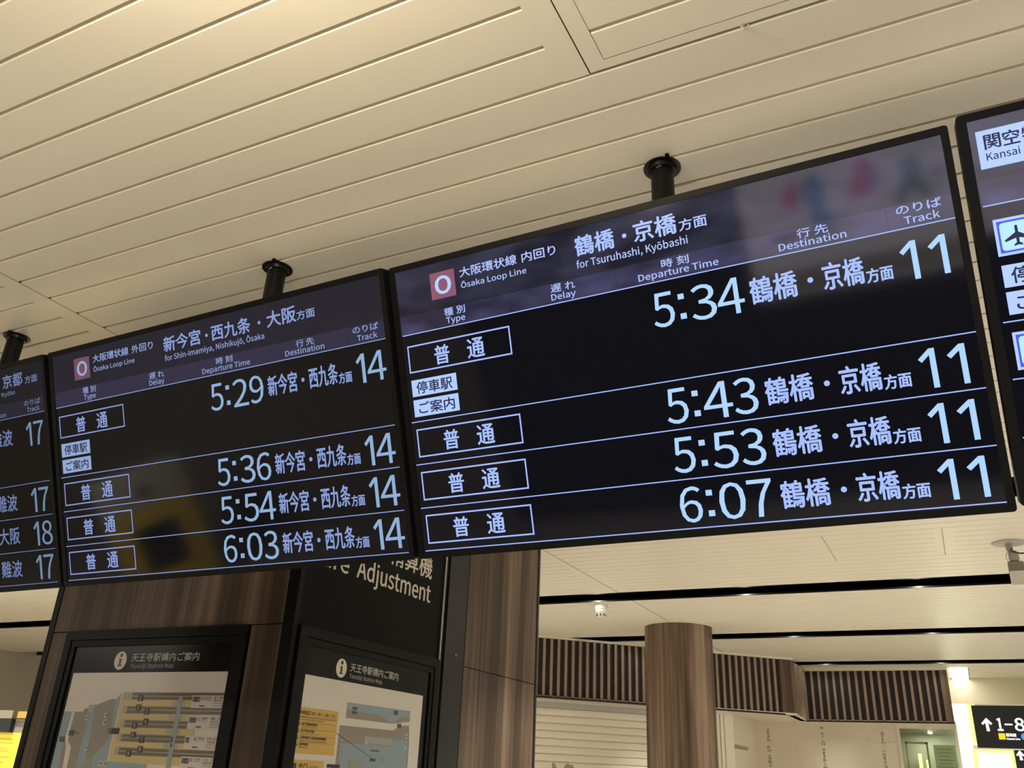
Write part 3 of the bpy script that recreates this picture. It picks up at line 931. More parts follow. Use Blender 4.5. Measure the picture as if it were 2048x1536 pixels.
def board(label, o, u, up, tagname, k, spec):
    t = thing('departure_board', label, 'departure board', 'hanging departure boards', frame(o, u, up))
    m = screen_mats(tagname, k, spec.get('clouds', True))
    dep = 0.045
    # casing: tray with rounded outer corners
    def rr(x0, y0, x1, y1, r, n=5):
        pts = []
        for (cx, cy, a0) in ((x1 - r, y1 - r, 0), (x0 + r, y1 - r, 90), (x0 + r, y0 + r, 180), (x1 - r, y0 + r, 270)):
            for q in range(n + 1):
                a = math.radians(a0 + 90 * q / n)
                pts.append((cx + r * math.cos(a), cy + r * math.sin(a)))
        return pts
    MB().prism(rr(0, -BH, BW, 0, 0.0065), -dep, -0.0045).build('casing', M['casing'], t)
    bz = MB()
    out = rr(0, -BH, BW, 0, 0.0065)
    ix0, iy0, ix1, iy1 = 0.0165, -0.6865, 1.2165, -0.0145
    rect(bz, 0.0065, -0.0145, BW - 0.0065, 0, -0.0045, 0)
    rect(bz, 0.0065, -BH, BW - 0.0065, -0.6865, -0.0045, 0)
    rect(bz, 0, -BH + 0.0065, ix0, -0.0065, -0.0045, -0.0001)
    rect(bz, ix1, -BH + 0.0065, BW, -0.0065, -0.0045, -0.0001)
    for (cx, cy, a0) in ((BW - 0.0065, -0.0065, 0), (0.0065, -0.0065, 90), (0.0065, -BH + 0.0065, 180), (BW - 0.0065, -BH + 0.0065, 270)):
        bz.prism([(cx, cy)] + [(cx + 0.0065 * math.cos(math.radians(a0 + 18 * q)), cy + 0.0065 * math.sin(math.radians(a0 + 18 * q))) for q in range(6)], -0.0045, -0.0001)
    bz.build('bezel', M['casing'], t)
    rect(MB(), ix0, iy0, ix1, iy1, -0.0044, -0.0022).build('display_panel', m['panel'], t)
    Z0 = -0.0021
    hdr = rect(MB(), ix0, iy1, ix1, -TL_[0], Z0 - 0.0003, Z0).build('header_area', m['header'], t)
    rect(MB(), SX0 - 0.001, -0.1255, SX1 - 0.0008, -TL_[0], Z0, Z0 + 0.0001).build('column_band', m['band'], t)
    sm = MB()
    rect(sm, ix0, -0.1245, ix1, -0.1255, Z0, Z0 + 0.0002)
    for x in (0.3154, 0.5685, 0.8324, 1.106) if spec.get('cols', True) else ():
        rect(sm, x - 0.0004, -0.1255, x + 0.0004, -TL_[0], Z0, Z0 + 0.0002)
    sm.build('band_seams', m['seam'], t)
    Z1 = Z0 + 0.0004
    for i, y in enumerate(TL_):
        rect(MB(), SX0, -y - 0.0011, SX1, -y + 0.0011, Z1, Z1 + 0.0001).build('rule_line', m['line'], t)
    def T(part, mk, s, x0, yt, x1, yb, bold=0.0006, z=0.0003, row=None):
        """one run of lettering, its own object; row is the train row (or None) it belongs to"""
        mb = MB()
        if s == '1' and mk == 'digit':
            one(mb, x0, -yb, x1, -yt, Z1 + z)
        else:
            txt(mb, s, x0, -yb, x1, -yt, Z1 + z, bold)
        par = t if row is None else rows[row]
        o = mb.build(part, m[mk], par)
        return o
    rows = []
    for i in range(4):
        r = bpy.data.objects.new('train_row', None)
        COL.objects.link(r)
        r.parent = t
        rows.append(r)
    m['rows'] = rows
    spec['fill'](T, t, m, Z1)
    if spec.get('empty_rows'):
        for r in rows:
            bpy.data.objects.remove(r)
    return t


def hollow(t, m, x0, yt, x1, yb, w, z, name='type_box'):
    mb = MB()
    rect(mb, x0, -yt, x1, -yt - w, z, z + 0.0001)
    rect(mb, x0, -yb + w, x1, -yb, z, z + 0.0001)
    rect(mb, x0, -yt - w, x0 + w, -yb + w, z, z + 0.0001)
    rect(mb, x1 - w, -yt - w, x1, -yb + w, z, z + 0.0001)
    return mb.build(name, m['line'], t)


def headings(T, jp_only_right=False):
    c = 'column_headings'
    if not jp_only_right:
        T(c, 'head_text', '種', 0.1413, 0.1272, 0.1660, 0.1462, 0.0003)
        T(c, 'head_text', '別', 0.1745, 0.1272, 0.1978, 0.1462, 0.0003)
        T(c, 'head_text', 'Type', 0.1445, 0.1492, 0.1958, 0.1680, 0.0003)
        T(c, 'head_text', '遅', 0.4167, 0.1282, 0.4425, 0.1466, 0.0003)
        T(c, 'head_text', 'れ', 0.4515, 0.1290, 0.4756, 0.1460, 0.0003)
        T(c, 'head_text', 'Delay', 0.4160, 0.1486, 0.4745, 0.1680, 0.0003)
        T(c, 'head_text', '時', 0.6704, 0.1277, 0.6950, 0.1464, 0.0003)
        T(c, 'head_text', '刻', 0.7040, 0.1277, 0.7290, 0.1464, 0.0003)
        T(c, 'head_text', 'Departure Time', 0.6180, 0.1486, 0.7880, 0.1680, 0.0003)
    T(c, 'head_text', '行', 0.9440, 0.1285, 0.9690, 0.1470, 0.0003)
    T(c, 'head_text', '先', 0.9770, 0.1285, 1.0020, 0.1470, 0.0003)
    T(c, 'head_text', 'Destination', 0.9071, 0.1490, 1.0325, 0.1642, 0.0003)
    T(c, 'head_text', 'のりば', 1.1225, 0.1270, 1.1990, 0.1446, 0.0003)
    T(c, 'head_text', 'Track', 1.1335, 0.1490, 1.1935, 0.1646, 0.0003)


def digits_time(T, m, s, row_y, row):
    """row_y = top of the digits; cap height 0.0727"""
    h = 0.0727
    a, b = s.split(':')
    part = 'departure_time'
    T('numeral', 'digit', a, TIME_SLOT[0][0], row_y, TIME_SLOT[0][1], row_y + h, 0.0001, row=row)
    for i, ch in enumerate(b):
        x0, x1 = TIME_SLOT[1 + i]
        if ch == '4':
            x0, x1 = x0 - 0.0035, x1 + 0.003
        T('numeral', 'digit', ch, x0, row_y, x1, row_y + h, 0.0001, row=row)


def colon(t, m, row_y, Z1, row):
    rect(MB(), 0.6952, -row_y - 0.0105, 0.7078, -row_y - 0.0218, Z1 + 0.0003, Z1 + 0.0004).build('colon_dot', m['digit'], m['rows'][row])
    rect(MB(), 0.6960, -row_y - 0.0512, 0.7086, -row_y - 0.0630, Z1 + 0.0003, Z1 + 0.0004).build('colon_dot', m['digit'], m['rows'][row])


ROW_T = (0.1960, 0.3975, 0.4983, 0.5990)       # top of the digits in each row


def track(T, n, y, row):
    h = 0.0722
    def d(ch, x0, x1):
        T('track_numeral', 'digit', ch, x0, y, x1, y + h, 0.0001, row=row)
    a, b = n
    if n == '11':
        d('1', 1.1165, 1.1455)
        d('1', 1.1640, 1.1945)
    else:
        d('1', 1.1215, 1.1480)
        w = {'4': (1.1540, 1.2090), '7': (1.1575, 1.2030), '8': (1.1590, 1.2080)}[b]
        d(b, *w)


def rows_common(T, t, m, Z1):
    hollow(m['rows'][0], m, 0.0294, 0.1985, 0.3052, 0.2640, 0.0034, Z1)
    for i, yy in enumerate((0.3985, 0.4995, 0.6005)):
        hollow(m['rows'][i + 1], m, 0.0305, yy, 0.3062, yy + 0.0668, 0.0034, Z1)
    for i, y in enumerate((0.2098, 0.4100, 0.5108, 0.6115)):
        T('service_type', 'text', '普', 0.1022, y, 0.1440, y + 0.0458, 0.0009, row=i)
        T('service_type', 'text', '通', 0.1912, y, 0.2366, y + 0.0458, 0.0009, row=i)
    plates(T, t, m, Z1)


def plates(T, t, m, Z1, x0=0.0308, x1=0.1545):
    rect(MB(), x0, -0.2815, x1, -0.3212, Z1, Z1 + 0.0001).build('notice_plate', m['plate'], t)
    rect(MB(), x0, -0.3292, x1, -0.3695, Z1, Z1 + 0.0001).build('notice_plate', m['plate'], t)
    T('notice_lettering', 'dark', '停車駅', x0 + 0.0125, 0.2868, x1 - 0.0120, 0.3162, 0.0005)
    T('notice_lettering', 'dark', 'ご案内', x0 + 0.0135, 0.3352, x1 - 0.0115, 0.3640, 0.0005)


def symbol(T, t, m, Z1, dx=0.0):
    rect(MB(), 0.1125 + dx, -0.0380, 0.1793 + dx, -0.1018, Z1, Z1 + 0.0001).build('line_symbol', m['pink'], t)
    T('symbol_letter', 'digit', 'O', 0.1240 + dx, 0.0478, 0.1690 + dx, 0.0925, 0.0016)


def fill_right(T, t, m, Z1):
    symbol(T, t, m, Z1)
    T('line_name', 'head_text', '大阪環状線', 0.1936, 0.0400, 0.3435, 0.0640, 0.0005)
    T('line_name', 'head_text', '内回り', 0.3560, 0.0402, 0.4400, 0.0638, 0.0005)
    T('line_name', 'head_text', 'Ōsaka Loop Line', 0.1942, 0.0732, 0.3640, 0.0932, 0.0003)
    T('destination_title', 'text', '鶴橋', 0.4855, 0.0350, 0.5770, 0.0800, 0.0010)
    T('destination_title', 'text', '・', 0.5950, 0.0540, 0.6050, 0.0640, 0.0002)
    T('destination_title', 'text', '京橋', 0.6200, 0.0350, 0.7140, 0.0800, 0.0010)
    T('destination_title', 'text', '方面', 0.7184, 0.0535, 0.7770, 0.0786, 0.0005)
    T('destination_title', 'head_text', 'for Tsuruhashi, Kyōbashi', 0.4845, 0.0880, 0.7325, 0.1110, 0.0003)
    headings(T)
    rows_common(T, t, m, Z1)
    for i, (y, s) in enumerate(zip(ROW_T, ('5:34', '5:43', '5:53', '6:07'))):
        digits_time(T, m, s, y, i)
        colon(t, m, y, Z1, i)
        track(T, '11', y, i)
        T('row_destination', 'text', '鶴橋', 0.8393, y + 0.0085, 0.9310, y + 0.0620, 0.0010, row=i)
        T('row_destination', 'text', '・', 0.9500, y + 0.0300, 0.9610, y + 0.0410, 0.0003, row=i)
        T('row_destination', 'text', '京橋', 0.9780, y + 0.0085, 1.0525, y + 0.0620, 0.0010, row=i)
        T('row_destination', 'text', '方面', 1.0545, y + 0.0360, 1.1015, y + 0.0640, 0.0008, row=i)


def fill_mid(T, t, m, Z1):
    symbol(T, t, m, Z1, -0.001)
    T('line_name', 'head_text', '大阪環状線', 0.1936, 0.0385, 0.3435, 0.0625, 0.0005)
    T('line_name', 'head_text', '外回り', 0.3560, 0.0387, 0.4416, 0.0623, 0.0005)
    T('line_name', 'head_text', 'Ōsaka Loop Line', 0.1942, 0.0722, 0.3655, 0.0922, 0.0003)
    for s, a, b in (('新今宮', 0.4824, 0.6230), ('西九条', 0.6620, 0.8010), ('大阪', 0.8560, 0.9540)):
        T('destination_title', 'text', s, a, 0.0375, b, 0.0805, 0.0010)
    for a in (0.6400, 0.8260):
        T('destination_title', 'text', '・', a, 0.0560, a + 0.0095, 0.0655, 0.0002)
    T('destination_title', 'text', '方面', 0.9550, 0.0545, 1.0134, 0.0785, 0.0005)
    T('destination_title', 'head_text', 'for Shin-Imamiya, Nishikujō, Ōsaka', 0.4839, 0.0870, 0.8440, 0.1100, 0.0003)
    headings(T)
    rows_common(T, t, m, Z1)
    for i, (y, s) in enumerate(zip(ROW_T, ('5:29', '5:36', '5:54', '6:03'))):
        digits_time(T, m, s, y, i)
        colon(t, m, y, Z1, i)
        track(T, '14', y, i)
        T('row_destination', 'text', '新今宮', 0.8395, y + 0.0085, 0.9370, y + 0.0620, 0.0010, row=i)
        T('row_destination', 'text', '・', 0.9500, y + 0.0300, 0.9605, y + 0.0410, 0.0003, row=i)
        T('row_destination', 'text', '西九条', 0.9745, y + 0.0085, 1.0650, y + 0.0620, 0.0010, row=i)
        T('row_destination', 'text', '方面', 1.0660, y + 0.0360, 1.1070, y + 0.0640, 0.0008, row=i)


def fill_left(T, t, m, Z1):
    T('destination_title', 'text', '京都', 1.0270, 0.0345, 1.1243, 0.0770, 0.0010)
    T('destination_title', 'text', '方面', 1.1338, 0.0530, 1.1931, 0.0765, 0.0005)
    T('destination_title', 'head_text', 'Kyōto', 1.0180, 0.0870, 1.0838, 0.1040, 0.0003)
    headings(T, True)
    for i, (y, n, s) in enumerate(zip(ROW_T, ('17', '17', '18', '17'), ('難波', '難波', '大阪', '難波'))):
        track(T, n, y, i)
        T('row_destination', 'text', s, 0.9560, y + 0.0085, 1.0560, y + 0.0600, 0.0009, row=i)


def plane_icon(t, m, Z, x0, yt, x1, yb):
    rect(MB(), x0, -yt, x1, -yb, Z, Z + 0.0001).build('airport_icon_plate', m['plate'], t)
    w = 0.0048
    rect(MB(), x0 + w, -yt - w, x1 - w, -yb + w, Z + 0.0001, Z + 0.0002).build('airport_icon_border', m['blue'], t)
    a, b, c_, d = x0 + w + 0.0035, -yb + w + 0.0035, x1 - w - 0.0035, -yt - w - 0.0035
    r = 0.006
    pts = []
    for (cx, cy, a0) in ((c_ - r, d - r, 0), (a + r, d - r, 90), (a + r, b + r, 180), (c_ - r, b + r, 270)):
        for q in range(6):
            an = math.radians(a0 + 18 * q)
            pts.append((cx + r * math.cos(an), cy + r * math.sin(an)))
    MB().prism(pts, Z + 0.0002, Z + 0.0003).build('airport_icon_field', m['pale'], t)
    cx, s_ = (x0 + x1) / 2, (yb - yt) / 0.0665
    cy = -(yt + yb) / 2
    half = [(0, 0.0178), (0.0022, 0.0165), (0.0024, 0.0050), (0.0195, -0.0060), (0.0195, -0.0098), (0.0024, -0.0052), (0.0020, -0.0128), (0.0066, -0.0165), (0.0066, -0.0192), (0, -0.0175)]
    pts = [(cx + x * s_, cy + y * s_) for x, y in half] + [(cx - x * s_, cy + y * s_) for x, y in reversed(half[1:-1])]
    MB().prism(pts[::-1], Z + 0.0003, Z + 0.0004).build('aeroplane_symbol', m['dark'], t)


def fill_far_right(T, t, m, Z1):
    rect(MB(), 0.0271, -0.0362, 0.2750, -0.1055, Z1, Z1 + 0.0001).build('service_plate', m['plate'], t)
    for s, a in (('関', 0.0378), ('空', 0.0672), ('特', 0.0968), ('急', 0.1264)):
        T('service_name', 'dark', s, a, 0.0452, a + 0.0265, 0.0722, 0.0006)
    T('service_name', 'dark', 'Kansai Airport', 0.0383, 0.0775, 0.1530, 0.0958, 0.0002)
    plates(T, t, m, Z1, 0.0320, 0.1560)
    for yt in (0.1985, 0.4005):
        plane_icon(t, m, Z1, 0.0305, yt, 0.0975, yt + 0.0665)


board('large departure board nearest the right, track 11 trains, pink O square top left', (-1.10559, 1.46046, 1.11097), (0.99976, -0.02171, 0), (-0.00751, -0.34581, 0.93828), 'board_a', 0.45, dict(fill=fill_right))
board('middle departure board with track 14 trains at 5:29 to 6:03', (-2.3395, 1.46344, 1.10503), (0.99986, -0.01683, 0), (-0.00603, -0.35803, 0.93369), 'board_b', 0.28, dict(clouds=False, fill=fill_mid))
board('leftmost departure board cut by the frame, tracks 17 and 18', (-3.58053, 1.48505, 1.10168), (0.99975, -0.02232, 0), (-0.00817, -0.36579, 0.93066), 'board_c', 0.155, dict(clouds=False, fill=fill_left))
board('rightmost departure board cut by the frame, blue aeroplane symbols', (0.13765, 1.42376, 1.11558), (0.99999, 0.00444, 0), (0.00161, -0.36314, 0.93173), 'board_d', 0.48, dict(fill=fill_far_right, cols=False, empty_rows=True))

# ceiling poles and rail that carry the boards
for (x, y, nm) in ((-0.435, 1.531, 'black ceiling pole with round flange above the large board'),
                   (-1.540, 1.534, 'black ceiling pole with round flange above the middle board'),
                   (-2.652, 1.541, 'black ceiling pole with round flange above the leftmost board')):
    t = thing('ceiling_pole', nm, 'pole', 'ceiling poles above the boards')
    MB().lathe([(0.0255, 1.108), (0.0255, ZC - 0.001)], 32, (x, y)).build('pipe', M['pipe'], t, True)
    MB().lathe([(0.0256, ZC - 0.014), (0.031, ZC - 0.013), (0.033, ZC - 0.004), (0.0415, ZC - 0.0035), (0.0415, ZC - 0.0005)], 40, (x, y)).build('flange', M['pipe'], t, True)
    B(x + 0.020, y - 0.046, ZC - 0.004, x + 0.028, y - 0.030, ZC - 0.0006).build('clip', M['pipe'], t)
    MB().tube([(x - 0.006, y - 0.0255, ZC - 0.015), (x, y - 0.0285, ZC - 0.017), (x + 0.006, y - 0.0265, ZC - 0.014)], 0.0012, 6).build('split_pin', M['silver'], t)
rail = thing('mounting_rail', 'black rail and brackets glimpsed in the gap between the two right boards', 'rail')
B(-3.7, 1.585, 1.062, 0.10, 1.625, 1.100).build('bar', M['pipe'], rail)
for x in (-2.4, -1.1, 0.05, 1.3):
    B(x - 0.02, 1.80, 0.5, x + 0.07, 1.815, 1.07).build('bracket', M['pipe'], rail)

# ------------------------------------------------------------------ CEILING DEVICES
t = thing('security_camera', 'small white security camera on a round ceiling plate at right edge', 'security camera')
cx, cy = 0.333, 5.262
MB().lathe([(0.082, ZC - 0.0008), (0.082, ZC - 0.004), (0.078, ZC - 0.006)], 40, (cx, cy)).build('ceiling_plate', M['mid_plastic'], t, True)
MB().lathe([(0.018, ZC - 0.006), (0.016, ZC - 0.045)], 20, (cx, cy)).build('stem', M['mid_plastic'], t, True)
MB().lathe([(0.0, ZC - 0.042), (0.017, ZC - 0.046), (0.024, ZC - 0.060), (0.026, ZC - 0.085), (0.022, ZC - 0.102), (0.0, ZC - 0.104)], 20, (cx + 0.012, cy)).build('ball_joint', M['mid_plastic'], t, True)
MB().tube([(cx + 0.006, cy - 0.018, ZC - 0.035), (cx + 0.010, cy - 0.024, ZC - 0.055), (cx + 0.045, cy - 0.02, ZC - 0.065), (cx + 0.083, cy - 0.01, ZC - 0.062), (cx + 0.090, cy - 0.008, ZC - 0.070), (cx + 0.072, cy, ZC - 0.095), (cx + 0.055, cy, ZC - 0.115)], 0.0042, 8).build('power_cable', M['cable'], t, True)
MB().tube([(cx - 0.002, cy - 0.02, ZC - 0.045), (cx - 0.022, cy - 0.02, ZC - 0.066), (cx - 0.024, cy - 0.02, ZC - 0.092), (cx - 0.008, cy - 0.01, ZC - 0.118)], 0.0014, 6).build('thin_wire', M['cable'], t, True)
hb = MB().box(cx - 0.022, cy - 0.03, ZC - 0.158, cx + 0.050, cy + 0.035, ZC - 0.108)
hb.build('rear_housing', M['grey_plastic'], t)
MB().prism([(cx - 0.020, cy - 0.036), (cx + 0.056, cy - 0.036), (cx + 0.056, cy + 0.04), (cx - 0.020, cy + 0.04)], ZC - 0.232, ZC - 0.159).build('camera_body', M['white_plastic'], t)
MB().tube([(cx + 0.018, cy - 0.036, ZC - 0.20), (cx + 0.018, cy - 0.039, ZC - 0.20)], 0.010, 16).build('lens', M['white_plastic'], t)

t = thing('smoke_detector', 'small white smoke detector hanging below the nearest far lighting slot', 'smoke detector')
sx, sy = -2.445, 6.455
MB().lathe([(0.052, ZC - 0.0008), (0.052, ZC - 0.038), (0.047, ZC - 0.045), (0.047, ZC - 0.062)], 32, (sx, sy)).build('base', M['white_plastic'], t, True)
MB().lathe([(0.046, ZC - 0.062), (0.040, ZC - 0.072), (0.030, ZC - 0.100), (0.026, ZC - 0.104), (0.0, ZC - 0.105)], 32, (sx, sy)).build('sensor_head', M['white_plastic'], t, True)
for q in range(8):
    a = 2 * math.pi * q / 8 + 0.18
    v = Vector((math.cos(a), math.sin(a), 0))
    MB().obox(Vector((sx, sy, ZC - 0.084)), Vector((-v.y, v.x, 0)), UPV, v, (-0.005, -0.009, 0.030, 0.005, 0.009, 0.0385)).build('vent', M['ink_soft'], t)

# ceiling lamp just above the top left of the picture
t = thing('ceiling_lamp', 'glowing globe lamp hung under the ceiling just above the picture top', 'ceiling lamp')
LX, LY, LZ = -0.75, 0.30, 1.14
MB().lathe([(0.05, ZC - 0.0005), (0.05, ZC - 0.02), (0.008, ZC - 0.03), (0.008, LZ + 0.06)], 32, (LX, LY)).build('ceiling_rose', M['white_plastic'], t, True)
MB().lathe([(0.0, LZ - 0.07)] + [(0.07 * math.cos(math.radians(a)), LZ + 0.07 * math.sin(math.radians(a))) for a in range(-75, 76, 15)] + [(0.0, LZ + 0.07)], 32, (LX, LY)).build('globe', M['lamp'], t, True)

# ------------------------------------------------------------------ RIGHT END: BULKHEAD, SHOP GLASS, SIGNS
struct(B(XB1 - 0.02, 11.67, 0.977, X_R, 11.9, ZC + 0.06).build('wall_bulkhead', M['wall']))
struct(B(XB1 - 0.02, 11.9, 0.97, X_R, 14, 0.99).build('ceiling.001', M['ceiling']))
B_ = thing('light_panel', 'bright white ceiling light panel at the end of the slatted band', 'light panel')
B(-0.10, 10.74, ZC - 0.012, 0.075, 11.66, ZC - 0.003).build('diffuser', M['lit_strip'], B_)
MB().box(0.075, 10.73, ZC - 0.014, 0.083, 11.665, ZC - 0.001).box(-0.11, 11.66, ZC - 0.014, 0.083, 11.668, ZC - 0.001).build('rim', M['ink_soft'], B_)
t = thing('light_column', 'tall glaring white lit panel between shop glass and black sign', 'light panel')
B(-0.14, 11.05, ZF, 0.005, 11.1, 0.925).build('panel', M['lit_white'], t)
t = thing('lime_panel', 'narrow lime green lit strip behind the black track sign', 'panel')
for (za, zb) in ((0.93, 0.655), (0.65, 0.56), (0.553, 0.52)):
    B(0.006, 11.12, zb, 0.085, 11.15, za).build('pane', M['lit_green'], t)

sg = thing('track_sign', 'black overhead sign with white arrow and the numbers 1-8', 'sign', mw=frame((0, 10.98, 0), (1, 0, 0), (0, 0, 1)))
rect(MB(), 0.048, 0.905, 1.75, 0.487, -0.06, 0).build('sign_box', M['sign_black'], sg)
mb = MB()
mb.prism([(0.160, 0.650), (0.190, 0.650), (0.183, 0.735), (0.205, 0.712), (0.222, 0.726), (0.172, 0.782), (0.118, 0.726), (0.134, 0.712), (0.157, 0.735)][::1], 0, 0.002)
mb.build('up_arrow', M['sign_white'], sg)
mb = MB()
txt(mb, '1', 0.262, 0.655, 0.318, 0.782, 0.0015, 0.004)
rect(mb, 0.335, 0.727, 0.408, 0.712, 0.001, 0.002)
txt(mb, '8', 0.425, 0.655, 0.520, 0.785, 0.0015, 0.004)
mb.build('track_numbers', M['sign_white'], sg)
rect(MB(), 0.262, 0.632, 0.322, 0.572, 0, 0.002).build('orange_square', M['sign_orange'], sg)
mb = MB()
txt(mb, '阪和線', 0.332, 0.600, 0.425, 0.634, 0.0015, 0.001)
txt(mb, 'Hanwa Line', 0.332, 0.570, 0.455, 0.590, 0.0015, 0.001)
mb.build('line_name', M['sign_white'], sg)
mb = MB()
mb.prism([(0.500 + 0.034 * math.cos(q * math.pi / 8), 0.603 + 0.034 * math.sin(q * math.pi / 8)) for q in range(16)], 0, 0.002)
mb.build('blue_symbol', M['sign_blue'], sg)

t = thing('lit_screen', 'glaring white-green screen below the black track sign', 'screen')
B(-0.012, 11.0, -0.6, 0.375, 11.05, 0.472).build('bezel', M['lit_green'], t)
B(0.03, 10.995, -0.55, 0.345, 10.999, 0.445).build('display', M['lit_green_white'], t)
sg = thing('track_sign', 'small black sign with white arrow, cut by the lower right corner', 'sign', mw=frame((0, 10.9, 0), (1, 0, 0), (0, 0, 1)))
rect(MB(), 0.374, 0.470, 1.1, -0.3, -0.05, 0).build('sign_box', M['sign_black'], sg)
mb = MB()
mb.prism([(0.415, 0.375), (0.443, 0.375), (0.436, 0.425), (0.452, 0.412), (0.462, 0.424), (0.425, 0.468), (0.388, 0.424), (0.398, 0.412), (0.414, 0.425)], 0, 0.002)
txt(mb, '1', 0.470, 0.375, 0.51, 0.46, 0.0015, 0.003)
mb.build('up_arrow', M['sign_white'], sg)

area('shop_fill_light', (-0.42, 11.02, 0.62), 0.25, 2.2, (1, 0.98, 0.85))  # added fill without a fixture, whitens the shop interior
# shop front under the straight band
t = thing('shop_front', 'greenish glass shop front with posters behind it, under the slatted band', 'shop window')
fr = MB()
fr.box(-0.70, 10.68, ZF, -0.675, 10.72, ZB)
fr.box(-0.145, 10.66, ZF, -0.120, 10.72, ZB)
fr.box(-0.675, 10.68, ZB - 0.05, -0.145, 10.72, ZB)
fr.build('frame', M['trim'], t)
B(-0.675, 10.698, ZF, -0.145, 10.702, ZB - 0.05).build('glass_pane', M['glass'], t)
fr = MB().box(-0.640, 10.78, ZF, -0.622, 10.80, 0.52).box(-0.64, 10.78, 0.50, -0.42, 10.80, 0.52).box(-0.44, 10.78, ZF, -0.42, 10.80, 0.52)
fr.build('inner_door_frame', M['mid_plastic'], t)
B(-0.74, 11.3, ZF, -0.12, 11.35, ZB).build('interior_wall', M['shop'], t)
for (xa, xb, zt) in ((-0.55, -0.515, 0.42), (-0.475, -0.455, 0.36)):
    B(xa, 11.2, ZF, xb, 11.22, zt).build('lime_light', M['lit_green'], t)
B(-0.375, 10.9, -0.2, -0.165, 10.91, 0.50).build('poster', M['shop_poster'], t)
mb = MB()
for q, w_ in enumerate((0.13, 0.15, 0.10, 0.14, 0.12)):
    mb.box(-0.335, 10.896, 0.455 - q * 0.035, -0.335 + w_, 10.899, 0.463 - q * 0.035)
mb.build('poster_lines', M['m_grey2'], t)
B(-0.375, 10.897, 0.285, -0.165, 10.899, 0.288).build('poster_rule', M['ink_soft'], t)
B(-0.28, 10.896, 0.205, -0.205, 10.899, 0.245).build('poster_caption', M['m_grey'], t)

# ------------------------------------------------------------------ LEFT EDGE: YELLOW TICKET AREA
t = thing('yellow_panel', 'bright yellow panel with faint lines at the lower left edge', 'panel')
B(-8.6, 5.04, ZF, -6.5, 5.08, 0.150).build('board', M['yellow'], t)
for (xa, xb, zz) in ((-7.6, -7.02, 0.105), (-7.6, -7.0, 0.075), (-7.6, -7.09, 0.035), (-7.6, -7.04, 0.015), (-7.6, -7.0, -0.03), (-7.6, -7.06, -0.07)):
    B(xa, 5.037, zz - 0.007, xb, 5.0395, zz).build('printed_line', M['m_orange'], t)
t = thing('ticket_area_sign', 'small black overhead sign with white marks at the left edge', 'sign')
B(-8.6, 5.0, 0.151, -7.032, 5.035, 0.252).build('sign_box', M['sign_black'], t)
B(-8.6, 5.0, 0.256, -7.042, 5.035, 0.318).build('upper_strip', M['m_grey'], t)
B(-8.6, 5.0, 0.2525, -6.6, 5.03, 0.2555).build('rail', M['ink'], t)
B(-7.036, 5.04, 0.262, -6.6, 5.06, 0.314).build('orange_plate', M['m_orange'], t)
B(-7.03, 5.04, 0.151, -6.6, 5.06, 0.252).build('grey_plate', M['m_grey'], t)
for (xa, xb, za, zb) in ((-7.6, -7.215, 0.300, 0.312), (-7.6, -7.215, 0.278, 0.290), (-7.6, -7.235, 0.205, 0.222)):
    B(xa, 4.996, za, xb, 4.999, zb).build('white_mark', M['sign_white'], t)

# ------------------------------------------------------------------ BEHIND THE CAMERA: WHAT THE BOARDS MIRROR
mu = thing('lightbox_mural', 'backlit mural of people in blue and pink clothes, mirrored in the boards', 'lightbox', mw=frame((0, -3.195, 0), (-1, 0, 0), (0, 0, 1)))


def mx(x, z):
    return (-x, z)


def mrect(x0, z0, x1, z1, a, b):
    return rect(MB(), -x1, z0, -x0, z1, a, b)


mrect(-1.12, -0.02, 2.6, 1.02, 0, 0.04).build('backlit_sheet', M['mural'], mu)


def ell(cx, cz, rx, rz, rot=0.0, n=24):
    return [mx(cx + rx * math.cos(a) * math.cos(rot) - rz * math.sin(a) * math.sin(rot), cz + rx * math.cos(a) * math.sin(rot) + rz * math.sin(a) * math.cos(rot)) for a in [2 * math.pi * q / n for q in range(n)]]


def mp(m, *shapes):
    mb = MB()
    for i, s in enumerate(shapes):
        mb.prism(s[::-1], 0.04, 0.0415 + i * 0.0002)
    return mb


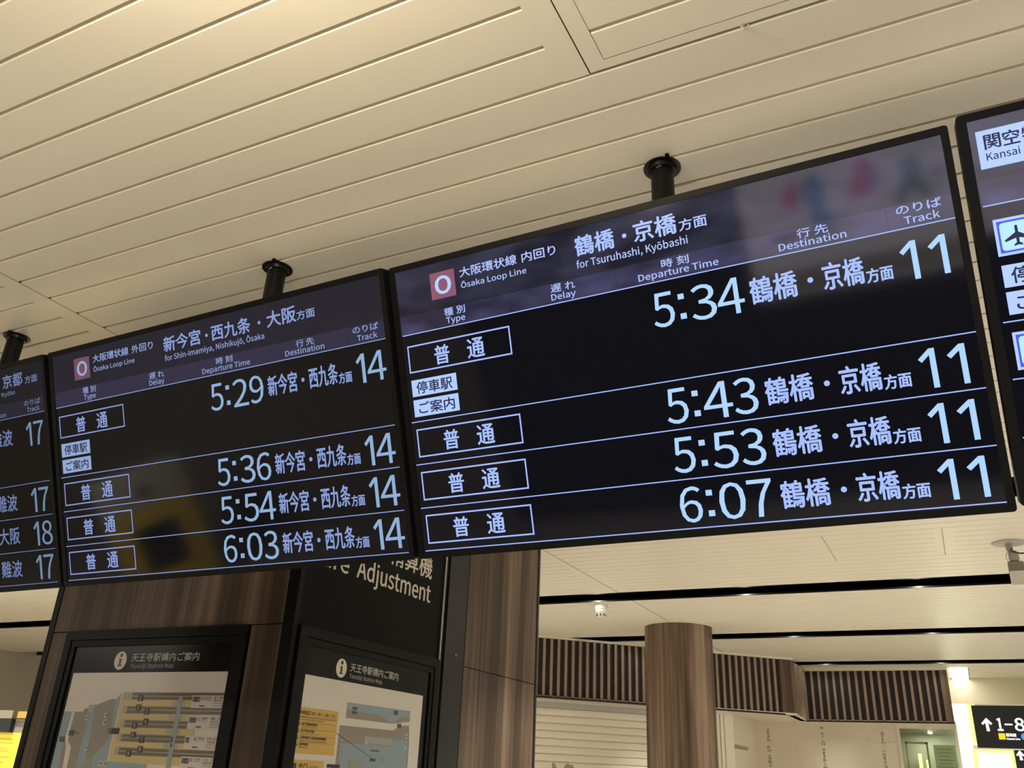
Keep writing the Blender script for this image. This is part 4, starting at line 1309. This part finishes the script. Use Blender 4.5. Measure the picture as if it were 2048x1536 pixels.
mp(0, ell(-0.77, 0.66, 0.055, 0.09), ell(-0.74, 0.74, 0.03, 0.05)).build('pink_figure', M['mur_red'], mu)
mp(0, [mx(*p) for p in ((-0.66, 0.78), (-0.58, 0.80), (-0.53, 0.70), (-0.55, 0.58), (-0.50, 0.40), (-0.66, 0.38), (-0.65, 0.6), (-0.70, 0.66), (-0.70, 0.70))]).build('blue_figure', M['mur_blue'], mu)
mp(0, [mx(*p) for p in ((-0.30, 0.83), (-0.25, 0.84), (-0.20, 0.70), (-0.22, 0.58), (-0.42, 0.54), (-0.38, 0.62), (-0.33, 0.72))]).build('pink_figure', M['mur_red'], mu)
mp(0, ell(-0.22, 0.66, 0.04, 0.05)).build('blue_figure', M['mur_blue'], mu)
mp(0, [mx(*p) for p in ((-0.06, 0.74), (0.02, 0.76), (0.08, 0.72), (0.06, 0.60), (0.13, 0.47), (0.09, 0.45), (0.0, 0.56), (-0.08, 0.44), (-0.12, 0.46), (-0.05, 0.58))]).build('green_figure', M['mur_green'], mu)
mp(0, ell(0.17, 0.63, 0.06, 0.035, 0.3), [mx(*p) for p in ((-1.10, 0.16), (0.6, 0.18), (0.6, 0.0), (-1.10, 0.0))], ell(-0.85, 0.40, 0.09, 0.05)).build('dark_shape', M['mur_dark'], mu)
mp(0, ell(-0.62, 0.83, 0.026, 0.035), ell(-0.28, 0.87, 0.022, 0.03), ell(0.03, 0.80, 0.022, 0.03), ell(-0.74, 0.80, 0.018, 0.024)).build('face', M['mur_skin'], mu)

kk = thing('fare_machine', 'yellow fare machine with dark screen, mirrored in the middle board', 'ticket machine', mw=frame((-6.494, -1.884, -1.053), (-0.61483, 0.78866, 0), (0, 0, 1)))
rect(MB(), -0.42, ZF + 1.053, 0.36, 0.66, -0.5, 0).build('body', M['white_plastic'], kk)
rect(MB(), -0.40, -0.42, 0.34, 0.36, 0, 0.01).build('yellow_front', M['yellow'], kk)
rect(MB(), -0.22, -0.24, 0.16, 0.20, 0.01, 0.014).build('dark_screen', M['sign_black'], kk)
rect(MB(), -0.10, 0.47, 0.02, 0.55, 0, 0.01).build('card_slot', M['grey_plastic'], kk)
